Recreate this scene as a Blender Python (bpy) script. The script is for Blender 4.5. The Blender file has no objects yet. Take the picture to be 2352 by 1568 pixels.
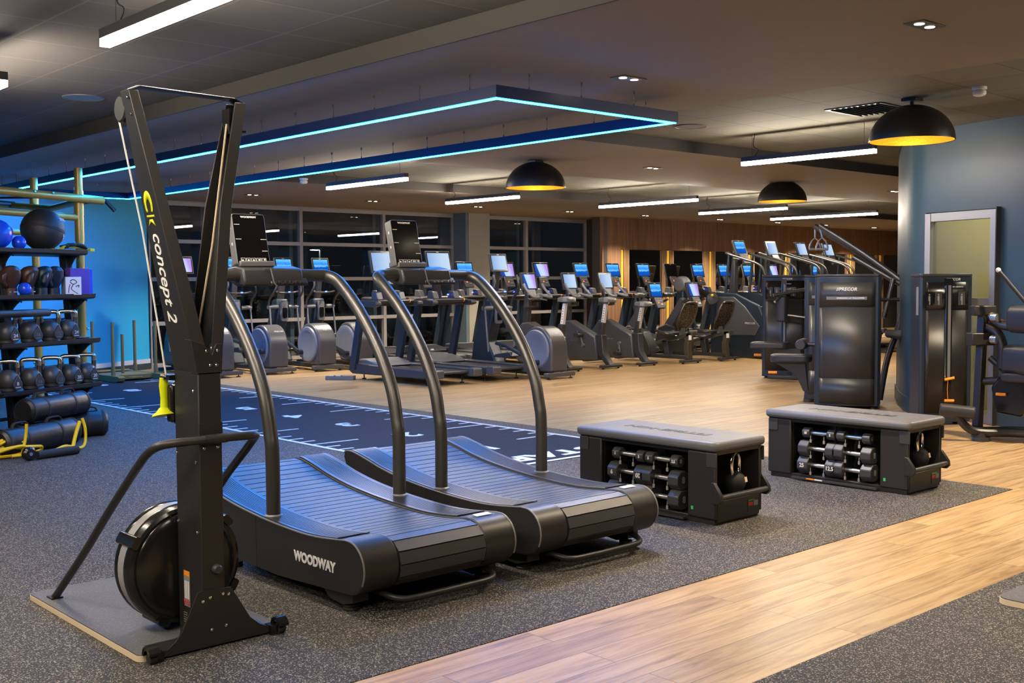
import bpy, bmesh, math, random
from mathutils import Vector, Matrix
random.seed(7)
SC = bpy.context.scene
COL = SC.collection
PI = math.pi
sin, cos, R = math.sin, math.cos, math.radians

# ------------------------------------------------------------------ materials
def nodes(name):
    m = bpy.data.materials.new(name); m.use_nodes = True
    nt = m.node_tree; b = nt.nodes['Principled BSDF']
    return m, nt, b
def mat(name, col, rough=.5, metal=0., spec=.5, em=None, es=0., bump=0., bscale=200., vary=0., coat=0.):
    m, nt, b = nodes(name)
    b.inputs['Base Color'].default_value = (*col, 1)
    b.inputs['Roughness'].default_value = rough
    b.inputs['Metallic'].default_value = metal
    b.inputs['Specular IOR Level'].default_value = spec
    b.inputs['Coat Weight'].default_value = coat
    if em:
        b.inputs['Emission Color'].default_value = (*em, 1)
        b.inputs['Emission Strength'].default_value = es
    tc = nt.nodes.new('ShaderNodeTexCoord')
    no = nt.nodes.new('ShaderNodeTexNoise'); no.inputs['Scale'].default_value = bscale
    nt.links.new(tc.outputs['Object'], no.inputs['Vector'])
    if bump:
        bp = nt.nodes.new('ShaderNodeBump'); bp.inputs['Strength'].default_value = bump
        bp.inputs['Distance'].default_value = .004
        nt.links.new(no.outputs['Fac'], bp.inputs['Height']); nt.links.new(bp.outputs['Normal'], b.inputs['Normal'])
    mr = nt.nodes.new('ShaderNodeMapRange')
    mr.inputs['To Min'].default_value = max(0, rough-.05-vary); mr.inputs['To Max'].default_value = min(1, rough+.05+vary)
    n2 = nt.nodes.new('ShaderNodeTexNoise'); n2.inputs['Scale'].default_value = 9; n2.inputs['Detail'].default_value = 4
    nt.links.new(tc.outputs['Object'], n2.inputs['Vector'])
    nt.links.new(n2.outputs['Fac'], mr.inputs['Value']); nt.links.new(mr.outputs['Result'], b.inputs['Roughness'])
    return m
def ramp(nt, stops, interp='LINEAR'):
    r = nt.nodes.new('ShaderNodeValToRGB'); e = r.color_ramp.elements
    r.color_ramp.interpolation = interp
    while len(e) < len(stops): e.new(.5)
    for k, (p, c) in enumerate(stops): e[k].position = p; e[k].color = (*c, 1)
    return r
def glow(name, col, strength):
    m = bpy.data.materials.new(name); m.use_nodes = True; nt = m.node_tree
    for n in list(nt.nodes): nt.nodes.remove(n)
    o = nt.nodes.new('ShaderNodeOutputMaterial'); e = nt.nodes.new('ShaderNodeEmission')
    e.inputs['Color'].default_value = (*col, 1); e.inputs['Strength'].default_value = strength
    nt.links.new(e.outputs[0], o.inputs[0]); return m

def rubber_floor(name, base, fleck, amount):
    m, nt, b = nodes(name); L = nt.links.new
    tc = nt.nodes.new('ShaderNodeTexCoord')
    v = nt.nodes.new('ShaderNodeTexVoronoi'); v.inputs['Scale'].default_value = 250
    L(tc.outputs['Object'], v.inputs['Vector'])
    r1 = ramp(nt, [(0, (0, 0, 0)), (1-amount, (0, 0, 0)), (1-amount+.02, (1, 1, 1)), (1, (1, 1, 1))])
    sp = nt.nodes.new('ShaderNodeSeparateColor'); L(v.outputs['Color'], sp.inputs[0]); L(sp.outputs[0], r1.inputs[0])
    mx = nt.nodes.new('ShaderNodeMix'); mx.data_type = 'RGBA'
    mx.inputs[6].default_value = (*base, 1)
    fl = nt.nodes.new('ShaderNodeMix'); fl.data_type = 'RGBA'; fl.inputs[6].default_value = (*fleck, 1)
    fl.inputs[7].default_value = (fleck[0]*.45, fleck[1]*.5, fleck[2]*.6, 1); L(sp.outputs[1], fl.inputs[0])
    L(r1.outputs[0], mx.inputs[0]); L(fl.outputs[2], mx.inputs[7]); L(mx.outputs[2], b.inputs['Base Color'])
    b.inputs['Roughness'].default_value = .75
    bp = nt.nodes.new('ShaderNodeBump'); bp.inputs['Strength'].default_value = .35; bp.inputs['Distance'].default_value = .002
    L(v.outputs['Distance'], bp.inputs['Height']); L(bp.outputs['Normal'], b.inputs['Normal'])
    return m
def plank_floor(name):
    m, nt, b = nodes(name); L = nt.links.new
    tc = nt.nodes.new('ShaderNodeTexCoord')
    br = nt.nodes.new('ShaderNodeTexBrick'); br.offset = .37; br.offset_frequency = 2
    br.inputs['Scale'].default_value = 1; br.inputs['Brick Width'].default_value = 1.5; br.inputs['Row Height'].default_value = .162
    br.inputs['Mortar Size'].default_value = .0016; br.inputs['Mortar Smooth'].default_value = .1
    br.inputs['Color1'].default_value = (0, 0, 0, 1); br.inputs['Color2'].default_value = (1, 1, 1, 1)
    br.inputs['Mortar'].default_value = (.5, .5, .5, 1); br.inputs['Bias'].default_value = 0
    L(tc.outputs['Object'], br.inputs['Vector'])
    mp = nt.nodes.new('ShaderNodeMapping'); mp.inputs['Scale'].default_value = (1.1, 15, 1); L(tc.outputs['Object'], mp.inputs[0])
    ad = nt.nodes.new('ShaderNodeVectorMath'); ad.operation = 'MULTIPLY_ADD'
    L(br.outputs['Color'], ad.inputs[0]); ad.inputs[1].default_value = (7, 3, 5); L(mp.outputs[0], ad.inputs[2])
    n1 = nt.nodes.new('ShaderNodeTexNoise'); n1.inputs['Scale'].default_value = 1.6; n1.inputs['Detail'].default_value = 6; n1.inputs['Roughness'].default_value = .65
    n1.inputs['Distortion'].default_value = .6
    L(ad.outputs[0], n1.inputs['Vector'])
    r1 = ramp(nt, [(.27, (.17, .095, .042)), (.42, (.35, .22, .095)), (.55, (.46, .31, .145)), (.74, (.55, .39, .205))])
    L(n1.outputs['Fac'], r1.inputs[0])
    r2 = ramp(nt, [(0, (.84, .83, .81)), (.5, (.96, .95, .94)), (1, (1.1, 1.09, 1.06))]); L(br.outputs['Color'], r2.inputs[0])
    m1 = nt.nodes.new('ShaderNodeMix'); m1.data_type = 'RGBA'; m1.blend_type = 'MULTIPLY'; m1.inputs[0].default_value = 1
    L(r1.outputs[0], m1.inputs[6]); L(r2.outputs[0], m1.inputs[7])
    m2 = nt.nodes.new('ShaderNodeMix'); m2.data_type = 'RGBA'
    L(br.outputs['Fac'], m2.inputs[0]); L(m1.outputs[2], m2.inputs[6]); m2.inputs[7].default_value = (.09, .055, .03, 1)
    L(m2.outputs[2], b.inputs['Base Color'])
    rr = nt.nodes.new('ShaderNodeMapRange'); rr.inputs['To Min'].default_value = .30; rr.inputs['To Max'].default_value = .46
    L(n1.outputs['Fac'], rr.inputs['Value']); L(rr.outputs[0], b.inputs['Roughness'])
    bp = nt.nodes.new('ShaderNodeBump'); bp.inputs['Strength'].default_value = .15; bp.inputs['Distance'].default_value = .002
    L(n1.outputs['Fac'], bp.inputs['Height']); L(bp.outputs['Normal'], b.inputs['Normal'])
    return m
def tile_ceiling(name, col, line):
    m, nt, b = nodes(name); L = nt.links.new
    tc = nt.nodes.new('ShaderNodeTexCoord')
    br = nt.nodes.new('ShaderNodeTexBrick'); br.offset = 0
    br.inputs['Scale'].default_value = 1; br.inputs['Brick Width'].default_value = .6; br.inputs['Row Height'].default_value = .6
    br.inputs['Mortar Size'].default_value = .008; br.inputs['Mortar Smooth'].default_value = .05
    br.inputs['Color1'].default_value = (*[c*.9 for c in col], 1); br.inputs['Color2'].default_value = (*[c*1.1 for c in col], 1)
    br.inputs['Mortar'].default_value = (*line, 1)
    L(tc.outputs['Object'], br.inputs['Vector']); L(br.outputs['Color'], b.inputs['Base Color'])
    b.inputs['Roughness'].default_value = .85
    no = nt.nodes.new('ShaderNodeTexNoise'); no.inputs['Scale'].default_value = 300; L(tc.outputs['Object'], no.inputs['Vector'])
    bp = nt.nodes.new('ShaderNodeBump'); bp.inputs['Strength'].default_value = .2; bp.inputs['Distance'].default_value = .003
    L(no.outputs['Fac'], bp.inputs['Height']); L(bp.outputs['Normal'], b.inputs['Normal'])
    return m
def veneer(name, c1, c2, axis='z', strips=0):
    m, nt, b = nodes(name); L = nt.links.new
    tc = nt.nodes.new('ShaderNodeTexCoord'); mp = nt.nodes.new('ShaderNodeMapping')
    mp.inputs['Scale'].default_value = (14, 14, .8); L(tc.outputs['Object'], mp.inputs[0])
    n1 = nt.nodes.new('ShaderNodeTexNoise'); n1.inputs['Scale'].default_value = 1.5; n1.inputs['Detail'].default_value = 5
    L(mp.outputs[0], n1.inputs['Vector'])
    r1 = ramp(nt, [(.3, c1), (.7, c2)]); L(n1.outputs['Fac'], r1.inputs[0]); L(r1.outputs[0], b.inputs['Base Color'])
    b.inputs['Roughness'].default_value = .5
    return m
def screen_mat(name, kind, strength=1.2):
    # a lit display: local x across, z up
    m = bpy.data.materials.new(name); m.use_nodes = True; nt = m.node_tree; L = nt.links.new
    for n in list(nt.nodes): nt.nodes.remove(n)
    o = nt.nodes.new('ShaderNodeOutputMaterial'); e = nt.nodes.new('ShaderNodeEmission')
    tc = nt.nodes.new('ShaderNodeTexCoord'); sx = nt.nodes.new('ShaderNodeSeparateXYZ'); L(tc.outputs['Generated'], sx.inputs[0])
    if kind == 'white':
        r = ramp(nt, [(0, (.30, .48, .85)), (.6, (.55, .72, .95)), (1, (.62, .78, 1))]); L(sx.outputs[0], r.inputs[0]); L(r.outputs[0], e.inputs[0])
    elif kind == 'menu':
        r = ramp(nt, [(0, (.015, .03, .16)), (.34, (.02, .07, .38)), (.38, (.35, .55, .95)), (.72, (.45, .5, .9)), (1, (.35, .22, .6))])
        a = nt.nodes.new('ShaderNodeMath'); a.operation = 'MULTIPLY_ADD'; a.inputs[1].default_value = .22; L(sx.outputs[2], a.inputs[0]); L(sx.outputs[0], a.inputs[2])
        L(a.outputs[0], r.inputs[0]); L(r.outputs[0], e.inputs[0])
    else:
        r = ramp(nt, [(0, (.005, .05, .28)), (.42, (.004, .09, .45)), (.5, (.15, .45, .8)), (.62, (.02, .2, .65)), (1, (.12, .45, .9))])
        n = nt.nodes.new('ShaderNodeTexNoise'); n.inputs['Scale'].default_value = 6; n.inputs['Detail'].default_value = 5; L(tc.outputs['Generated'], n.inputs['Vector'])
        a = nt.nodes.new('ShaderNodeMath'); a.operation = 'MULTIPLY_ADD'; a.inputs[1].default_value = .5; L(n.outputs['Fac'], a.inputs[0])
        s = nt.nodes.new('ShaderNodeMath'); s.operation = 'SUBTRACT'; s.inputs[1].default_value = .25; L(sx.outputs[2], s.inputs[0]); L(s.outputs[0], a.inputs[2])
        L(a.outputs[0], r.inputs[0]); L(r.outputs[0], e.inputs[0])
    e.inputs['Strength'].default_value = strength
    L(e.outputs[0], o.inputs[0]); return m
def glass_mat(name, tint=(1, 1, 1), ior=1.5, refl=1.):
    m = bpy.data.materials.new(name); m.use_nodes = True; nt = m.node_tree; L = nt.links.new
    for n in list(nt.nodes): nt.nodes.remove(n)
    o = nt.nodes.new('ShaderNodeOutputMaterial'); t = nt.nodes.new('ShaderNodeBsdfTransparent'); g = nt.nodes.new('ShaderNodeBsdfGlossy')
    t.inputs[0].default_value = (*tint, 1); g.inputs['Roughness'].default_value = .0
    f = nt.nodes.new('ShaderNodeFresnel'); f.inputs[0].default_value = ior
    mu = nt.nodes.new('ShaderNodeMath'); mu.operation = 'MULTIPLY'; mu.inputs[1].default_value = refl; mu.use_clamp = True; L(f.outputs[0], mu.inputs[0])
    gm = nt.nodes.new('ShaderNodeNewGeometry'); iv = nt.nodes.new('ShaderNodeMath'); iv.operation = 'SUBTRACT'; iv.inputs[0].default_value = 1; L(gm.outputs['Backfacing'], iv.inputs[1])
    m3 = nt.nodes.new('ShaderNodeMath'); m3.operation = 'MULTIPLY'; L(mu.outputs[0], m3.inputs[0]); L(iv.outputs[0], m3.inputs[1])
    x = nt.nodes.new('ShaderNodeMixShader'); L(m3.outputs[0], x.inputs[0]); L(t.outputs[0], x.inputs[1]); L(g.outputs[0], x.inputs[2]); L(x.outputs[0], o.inputs[0])
    return m
M = {}
M['black'] = mat('black powder coat', (.017, .0155, .0145), .42)
M['blackgloss'] = mat('black gloss plastic', (.009, .009, .009), .2)
M['charcoal'] = mat('charcoal plastic', (.035, .035, .037), .4)
M['graphite'] = mat('graphite metallic paint', (.10, .10, .105), .36, .35)
M['grey'] = mat('mid grey plastic', (.16, .16, .165), .42, .2)
M['silver'] = mat('brushed silver', (.55, .54, .52), .3, .9)
M['chrome'] = mat('chrome', (.75, .74, .72), .12, 1.)
M['satin'] = mat('satin dark metal tube', (.10, .096, .092), .36, .75, vary=-.03)
M['rubber'] = mat('black rubber', (.012, .012, .012), .7, bump=.3)
M['ballskin'] = mat('matte black ball skin', (.018, .018, .019), .55, bump=.5, bscale=14)
M['bag'] = mat('black coated fabric', (.012, .012, .013), .38, bump=.35, bscale=40)
M['pad'] = mat('dark vinyl pad', (.026, .026, .029), .42)
M['benchpad'] = mat('grey vinyl bench pad', (.10, .10, .105), .45, bump=.1, bscale=300)
M['gold'] = mat('gold powder coat', (.52, .31, .06), .35, .35)
M['olive'] = mat('dull gold paint', (.26, .19, .075), .42, .3)
M['yellow'] = mat('yellow rubber', (.75, .50, .0), .45)
M['lime'] = mat('lime yellow plastic', (.55, .62, .0), .4)
M['orange'] = mat('orange plastic', (.85, .27, .01), .45)
M['blue'] = mat('glossy blue plastic', (.01, .07, .65), .25)
M['purple'] = mat('purple foam', (.10, .04, .28), .7)
M['bluefoam'] = mat('blue foam', (.01, .06, .55), .7)
M['white'] = mat('white plastic', (.75, .75, .73), .5)
M['print'] = mat('pale print', (.72, .71, .69), .5)
M['printdim'] = mat('dim grey print', (.22, .22, .22), .5)
M['red'] = mat('red print', (.6, .03, .02), .5)
M['brown'] = mat('brown leather', (.05, .022, .014), .42)
M['navyleather'] = mat('navy leather', (.008, .02, .035), .4)
M['ply'] = mat('birch ply edge', (.72, .58, .38), .6)
M['mattop'] = rubber_floor('grey platform mat', (.10, .10, .103), (.17, .17, .17), .3)
M['deck'] = mat('grey deck plastic', (.018, .018, .019), .33, spec=1., vary=-.05)
M['slat'] = mat('treadmill slat rubber', (.028, .028, .029), .34, spec=.9, bump=.3, bscale=500, vary=-.05)
M['framegrey'] = mat('grey aluminium frame', (.33, .33, .33), .45, .3)
M['mirror'] = mat('mirror', (.82, .85, .84), .02, 1.)
M['yel_led'] = mat('yellow backlit strip', (.6, .35, .02), .5, em=(1., .50, .03), es=.5)
M['red_led'] = glow('red indicator', (1, .06, .02), 6)
M['blue_led'] = glow('blue indicator', (.05, .1, 1), 8)
M['lamp'] = glow('white lamp diffuser', (1., .87, .72), 120)
M['spotlens'] = glow('downlight lens', (1., .84, .62), 25)
M['led'] = glow('blue light strip', (.003, .26, 1.), 165)
M['bulb'] = glow('warm bulb', (1., .62, .22), 220)
M['domegold'] = mat('gold leaf', (.85, .52, .07), .4, .7, bump=.6, bscale=60)
M['s_blue'] = screen_mat('blue display', 'blue')
M['s_menu'] = screen_mat('menu display', 'menu')
M['s_white'] = screen_mat('pale display', 'white', .8)
M['bronze'] = mat('dark bronze paint', (.075, .066, .045), .4, .3)
M['dimshroud'] = mat('near black shroud', (.022, .021, .02), .36, .3)
M['s_off'] = mat('dark display', (.004, .004, .005), .12)
M['glass'] = glass_mat('window glass', (.85, .88, .9), 1.5, 3.)
M['doorglass'] = glass_mat('door glass', (.92, .93, .86), 1.5, 1.2)

# ------------------------------------------------------------------ mesh builder
class MB:
    def __init__(s): s.bm = bmesh.new(); s.m = 0; s.T = Matrix.Identity(4)
    def v(s, p): return s.bm.verts.new(s.T @ Vector(p))
    def f(s, vs):
        try: fa = s.bm.faces.new(vs)
        except ValueError: return None
        fa.material_index = s.m; return fa
    def box(s, c, d, rz=0, rx=0, ry=0):
        Mx = Matrix.Translation(c) @ Matrix.Rotation(rz, 4, 'Z') @ Matrix.Rotation(ry, 4, 'Y') @ Matrix.Rotation(rx, 4, 'X')
        h = [x/2 for x in d]
        V = [s.v(Mx @ Vector((sx*h[0], sy*h[1], sz*h[2]))) for sx in (-1, 1) for sy in (-1, 1) for sz in (-1, 1)]
        for q in ((0, 1, 3, 2), (4, 6, 7, 5), (0, 4, 5, 1), (2, 3, 7, 6), (0, 2, 6, 4), (1, 5, 7, 3)): s.f([V[i] for i in q])
        return s
    def rbox(s, c, d, r, axis='z', seg=4, rot=None):
        # box with rounded vertical edges about axis
        k = {'x': (1, 2, 0), 'y': (0, 2, 1), 'z': (0, 1, 2)}[axis]
        a, b = d[k[0]]/2-r, d[k[1]]/2-r; pts = []
        for cx, cy, a0 in ((a, b, 0), (-a, b, 90), (-a, -b, 180), (a, -b, 270)):
            for i in range(seg+1):
                t = R(a0+90*i/seg); pts.append((cx+r*cos(t), cy+r*sin(t)))
        old = s.T; s.T = s.T @ Matrix.Translation(c) @ (rot or Matrix.Identity(4))
        s.prism(pts, -d[k[2]]/2, d[k[2]]/2, axis); s.T = old; return s
    def prism(s, poly, a, b, axis='x'):
        def P(p, t): return {'x': (t, p[0], p[1]), 'y': (p[0], t, p[1]), 'z': (p[0], p[1], t)}[axis]
        A = [s.v(P(p, a)) for p in poly]; B = [s.v(P(p, b)) for p in poly]; n = len(poly)
        for i in range(n): s.f([A[i], A[(i+1) % n], B[(i+1) % n], B[i]])
        s.f(A[::-1]); s.f(B); return s
    def loft(s, rings, closed=True, cap=True):
        Rg = [[s.v(p) for p in r] for r in rings]; n = len(rings[0])
        for i in range(len(Rg)-1):
            for j in range(n if closed else n-1):
                s.f([Rg[i][j], Rg[i][(j+1) % n], Rg[i+1][(j+1) % n], Rg[i+1][j]])
        if cap and closed: s.f(Rg[0][::-1]); s.f(Rg[-1])
        return s
    def tube(s, pts, r, n=10, closed=False, cap=True, flat=None, up=None):
        P = [Vector(p) for p in pts]; N = len(P); rings = []
        rs = r if isinstance(r, (list, tuple)) else [r]*N
        def tan(i):
            a = P[(i-1) % N] if (closed or i > 0) else P[i]; b = P[(i+1) % N] if (closed or i < N-1) else P[i]
            return (b-a).normalized()
        t = tan(0); u = Vector(up) if up else (Vector((0, 0, 1)) if abs(t.z) < .9 else Vector((1, 0, 0)))
        x = t.cross(u).normalized(); y = x.cross(t).normalized()
        for i in range(N):
            t2 = tan(i); q = t.rotation_difference(t2); x = q @ x; y = q @ y; t = t2
            fx, fy = (flat if flat else (1, 1))
            rings.append([P[i]+x*(rs[i]*fx*cos(2*PI*k/n))+y*(rs[i]*fy*sin(2*PI*k/n)) for k in range(n)])
        if closed: rings.append(rings[0])
        return s.loft(rings, True, cap and not closed)
    def cyl(s, a, b, r, r2=None, n=16): return s.tube([a, b], [r, r if r2 is None else r2], n)
    def lathe(s, prof, c=(0, 0, 0), axis=(0, 0, 1), n=24, a0=0, a1=2*PI):
        Q = Vector((0, 0, 1)).rotation_difference(Vector(axis)).to_matrix().to_4x4()
        Mx = Matrix.Translation(c) @ Q; full = abs(a1-a0-2*PI) < 1e-6; k = n if full else n+1
        rings = [[Mx @ Vector((r*cos(a0+(a1-a0)*i/n), r*sin(a0+(a1-a0)*i/n), z)) for i in range(k)] for r, z in prof]
        s.loft(rings, full, False)
        return s
    def ball(s, c, r, n=16, m=10):
        rx, ry, rz = r if isinstance(r, (list, tuple)) else (r, r, r)
        rings = [[(c[0]+rx*sin(PI*i/m)*cos(2*PI*j/n), c[1]+ry*sin(PI*i/m)*sin(2*PI*j/n), c[2]-rz*cos(PI*i/m)) for j in range(n)] for i in range(m+1)]
        s.loft(rings, True, False); bmesh.ops.remove_doubles(s.bm, verts=s.bm.verts, dist=1e-5); return s
    def build(s, name, m, parent=None, bev=0., loc=None, rot=None, ang=35, seg=2, solid=0.):
        bm = s.bm; bmesh.ops.recalc_face_normals(bm, faces=bm.faces)
        me = bpy.data.meshes.new(name); bm.to_mesh(me); bm.free()
        for x in (m if isinstance(m, (list, tuple)) else [m]): me.materials.append(M[x] if isinstance(x, str) else x)
        me.polygons.foreach_set('use_smooth', [True]*len(me.polygons)); me.set_sharp_from_angle(angle=R(ang))
        o = bpy.data.objects.new(name, me); COL.objects.link(o)
        if parent: o.parent = parent
        if loc: o.location = loc
        if rot: o.rotation_euler = rot
        if solid:
            md = o.modifiers.new('solid', 'SOLIDIFY'); md.thickness = solid; md.offset = 0
        if bev:
            md = o.modifiers.new('bevel', 'BEVEL'); md.width = bev; md.segments = seg; md.limit_method = 'ANGLE'; md.angle_limit = R(40); md.harden_normals = False
        return o
def spl(pts, k=6, closed=False):
    P = [Vector(p) for p in pts]; n = len(P); out = []
    for i in range(n if closed else n-1):
        g = (lambda j: P[j % n]) if closed else (lambda j: P[max(0, min(n-1, j))])
        a, b, c, d = g(i-1), g(i), g(i+1), g(i+2)
        for j in range(k):
            t = j/k
            out.append(.5*((2*b)+(c-a)*t+(2*a-5*b+4*c-d)*t*t+(3*b-a-3*c+d)*t**3))
    if not closed: out.append(P[-1])
    return out
def tag(o, label, cat, group=None):
    o['label'] = label; o['category'] = cat
    if group: o['group'] = group
    return o
def thing(name, label, cat, loc=(0, 0, 0), rz=0, group=None):
    o = bpy.data.objects.new(name, None); COL.objects.link(o); o.empty_display_size = .2
    o.location = loc; o.rotation_euler = (0, 0, rz)
    return tag(o, label, cat, group)
def struct(o): o['kind'] = 'structure'; return o
def dup(root, loc=None, rz=None, label=None, group=None):
    def cp(o, par):
        c = o.copy(); COL.objects.link(c)
        if par: c.parent = par
        for ch in list(o.children): cp(ch, c)
        return c
    r = cp(root, None)
    if loc is not None: r.location = loc
    if rz is not None: r.rotation_euler[2] = rz
    if label: r['label'] = label
    if group: r['group'] = group
    return r
def basis(right, up):
    r = Vector(right).normalized(); u = Vector(up); u = (u-r*u.dot(r)).normalized(); n = r.cross(u)
    return Matrix((r, u, n)).transposed()
def text(body, size, m, parent, loc, right, up, ext=.0008, align='CENTER', name='lettering', sx=1., bold=0., shear=0., space=1.):
    cu = bpy.data.curves.new('t', 'FONT'); cu.body = body; cu.size = size; cu.extrude = ext; cu.align_x = align; cu.align_y = 'CENTER'
    cu.offset = bold; cu.shear = shear; cu.space_character = space; cu.resolution_u = 3
    ob = bpy.data.objects.new('t', cu); COL.objects.link(ob)
    me = bpy.data.meshes.new_from_object(ob); bpy.data.objects.remove(ob); me.name = name
    Bs = basis(right, up).to_4x4() @ Matrix.Diagonal((sx, 1, 1, 1)); me.transform(Bs)
    me.materials.clear(); me.materials.append(M[m])
    o = bpy.data.objects.new(name, me); COL.objects.link(o); o.location = loc
    if parent: o.parent = parent
    return o
def bolts(parent, pts, axis, r=.006, h=.004, m='chrome', name='bolt'):
    first = None
    for p in pts:
        if first is None:
            b = MB(); b.lathe([(0, h), (r*.6, h), (r, h*.5), (r, 0), (0, 0)], (0, 0, 0), axis, 10); first = o = b.build(name, m, parent)
        else: o = first.copy(); COL.objects.link(o)
        o.location = p
# ------------------------------------------------------------------ camera
yaw, pitch, roll = .736355, .0533516, -.00608661
Fh = Vector((sin(yaw), cos(yaw), 0)); Rt = Vector((cos(yaw), -sin(yaw), 0)); UP = Vector((0, 0, 1))
Fw = Fh*cos(pitch)-UP*sin(pitch); U1 = UP*cos(pitch)+Fh*sin(pitch)
R2 = Rt*cos(roll)+U1*sin(roll); U2 = U1*cos(roll)-Rt*sin(roll)
cam = bpy.data.cameras.new('camera'); co = bpy.data.objects.new('camera', cam); COL.objects.link(co)
co.matrix_world = Matrix.Translation((0, 0, 1.4)) @ Matrix((R2, U2, -Fw)).transposed().to_4x4()
cam.sensor_fit = 'HORIZONTAL'; cam.sensor_width = 36; cam.lens = 36*2574.4/2352; cam.clip_end = 300; cam.clip_start = .05
SC.camera = co
SC.view_settings.view_transform = 'Standard'; SC.view_settings.look = 'None'; SC.view_settings.gamma = 1
SC.view_settings.use_curve_mapping = False; SC.view_settings.exposure = .25
SC.cycles.use_denoising = True; SC.cycles.max_bounces = 6; SC.cycles.diffuse_bounces = 3; SC.cycles.glossy_bounces = 3
SC.cycles.transparent_max_bounces = 8; SC.cycles.sample_clamp_indirect = 6; SC.cycles.sample_clamp_direct = 0
SC.cycles.caustics_reflective = False; SC.cycles.caustics_refractive = False
w = bpy.data.worlds.new('night'); SC.world = w; w.use_nodes = True
w.node_tree.nodes['Background'].inputs[0].default_value = (.006, .007, .009, 1); w.node_tree.nodes['Background'].inputs[1].default_value = 1

# ------------------------------------------------------------------ room shell
Z1, Z2 = 2.785, 2.905
M['wood'] = plank_floor('oak plank floor')
M['carpet'] = rubber_floor('speckled rubber floor', (.018, .017, .0165), (.40, .34, .25), .18)
M['turf'] = rubber_floor('dark track rubber', (.006, .014, .024), (.02, .045, .07), .3); M['turf'].node_tree.nodes['Principled BSDF'].inputs['Specular IOR Level'].default_value = .15  # blue of the light frame put into the dark rubber colour
M['plaster'] = mat('brown grey painted ceiling', (.24, .20, .165), .8)
M['drop'] = mat('dark ceiling edge', (.05, .045, .04), .8)
M['tile'] = tile_ceiling('ceiling tiles', (.135, .127, .115), (.20, .185, .165))
M['tile2'] = tile_ceiling('ceiling tiles warm', (.15, .143, .11), (.085, .08, .062))
M['bluewall'] = mat('blue toned wall', (.03, .46, .74), .5)  # blue lamp light partly put into the wall colour
M['navywall'] = mat('slate blue toned wall', (.026, .056, .08), .42, bump=.1, bscale=80)
M['navybase'] = mat('slate skirting', (.03, .055, .06), .45)
M['whiteskirt'] = mat('pale skirting', (.55, .6, .65), .5)
M['darkwall'] = mat('dark grey wall', (.06, .06, .062), .6)
M['oakpanel'] = veneer('oak veneer panel', (.17, .088, .045), (.29, .165, .092))
M['oakslat'] = veneer('oak slats', (.30, .17, .08), (.45, .27, .14))
M['darkpanel'] = veneer('dark veneer', (.05, .035, .025), (.08, .055, .04))
M['alu'] = mat('pale grey window frame', (.34, .33, .33), .45)
M['fin'] = mat('blue grey column paint', (.10, .15, .19), .5)
M['pillar'] = mat('grey column paint', (.30, .29, .25), .6)
M['ceildark'] = mat('void', (.02, .02, .02), .9)
M['paint'] = mat('white floor paint', (.62, .66, .68), .6)

def slab(name, x0, x1, y0, y1, z0, z1, m): return struct(MB().box(((x0+x1)/2, (y0+y1)/2, (z0+z1)/2), (x1-x0, y1-y0, z1-z0)).build(name, m))
slab('floor', -6, 31, -6, 18.2, -.12, 0, 'wood')
slab('floor', -6, 7.42, 3.24, 18, 0, .003, 'carpet')
slab('floor', -6, 14, -6, 2.28, 0, .003, 'carpet')
# ceiling: painted bands at one level, tiled coffers recessed above them
slab('ceiling', 4.17, 7.2, -6, 18.2, Z1, Z2+.02, 'plaster')
slab('ceiling', 7.2, 31, 7.77, 10.45, Z1, Z2+.02, 'plaster')
slab('ceiling', 7.2, 31, 13.5, 18.2, Z1, Z2+.02, 'plaster')
slab('ceiling', -6, 4.17, -6, 18.2, Z2, Z2+.1, 'tile')
slab('ceiling', 7.2, 31, -6, 7.77, Z2, Z2+.1, 'tile2')
slab('ceiling', 7.2, 31, 10.45, 13.5, Z2, Z2+.1, 'tile2')
for a in ((4.155, 4.168, -6, 18), (7.202, 31, 7.755, 7.768), (7.202, 31, 13.487, 13.498)):
    slab('trim_1', a[0], a[1], a[2], a[3], Z1-.002, Z2-.001, 'drop')
slab('ceiling', -6, 31, -6, 18.3, Z2+.12, Z2+.2, 'ceildark')
struct(MB().box((-6.06, 6, 1.5), (.12, 24.4, 3.2)).build('wall_left', 'darkwall'))
struct(MB().box((12.5, -6.06, 1.5), (37, .12, 3.2)).build('wall_front', 'darkwall'))
struct(MB().box((31.06, 6, 1.5), (.12, 24.4, 3.2)).build('wall_right', 'darkwall'))

# blue wall behind the rig
u = Vector((cos(R(26.2)), sin(R(26.2)), 0)); nrm = Vector((u.y, -u.x, 0)); E0 = Vector((7.95, 17.66, 0))
def wall_seg(name, a, b, t, z0, z1, m, n):
    a, b, n = Vector(a), Vector(b), Vector(n)
    q = [a, b, b-n*t, a-n*t]
    return struct(MB().prism([(p.x, p.y) for p in q], z0, z1, 'z').build(name, m))
wall_seg('wall_back', E0-u*15.2, E0, .15, 0, Z2, 'bluewall', nrm)
wall_seg('baseboard_back', E0-u*15.2+nrm*.018, E0+nrm*.018, .016, .10, .17, 'whiteskirt', nrm)
wall_seg('baseboard_back', E0-u*15.2+nrm*.024, E0+nrm*.024, .022, 0, .098, 'navybase', nrm)

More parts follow.
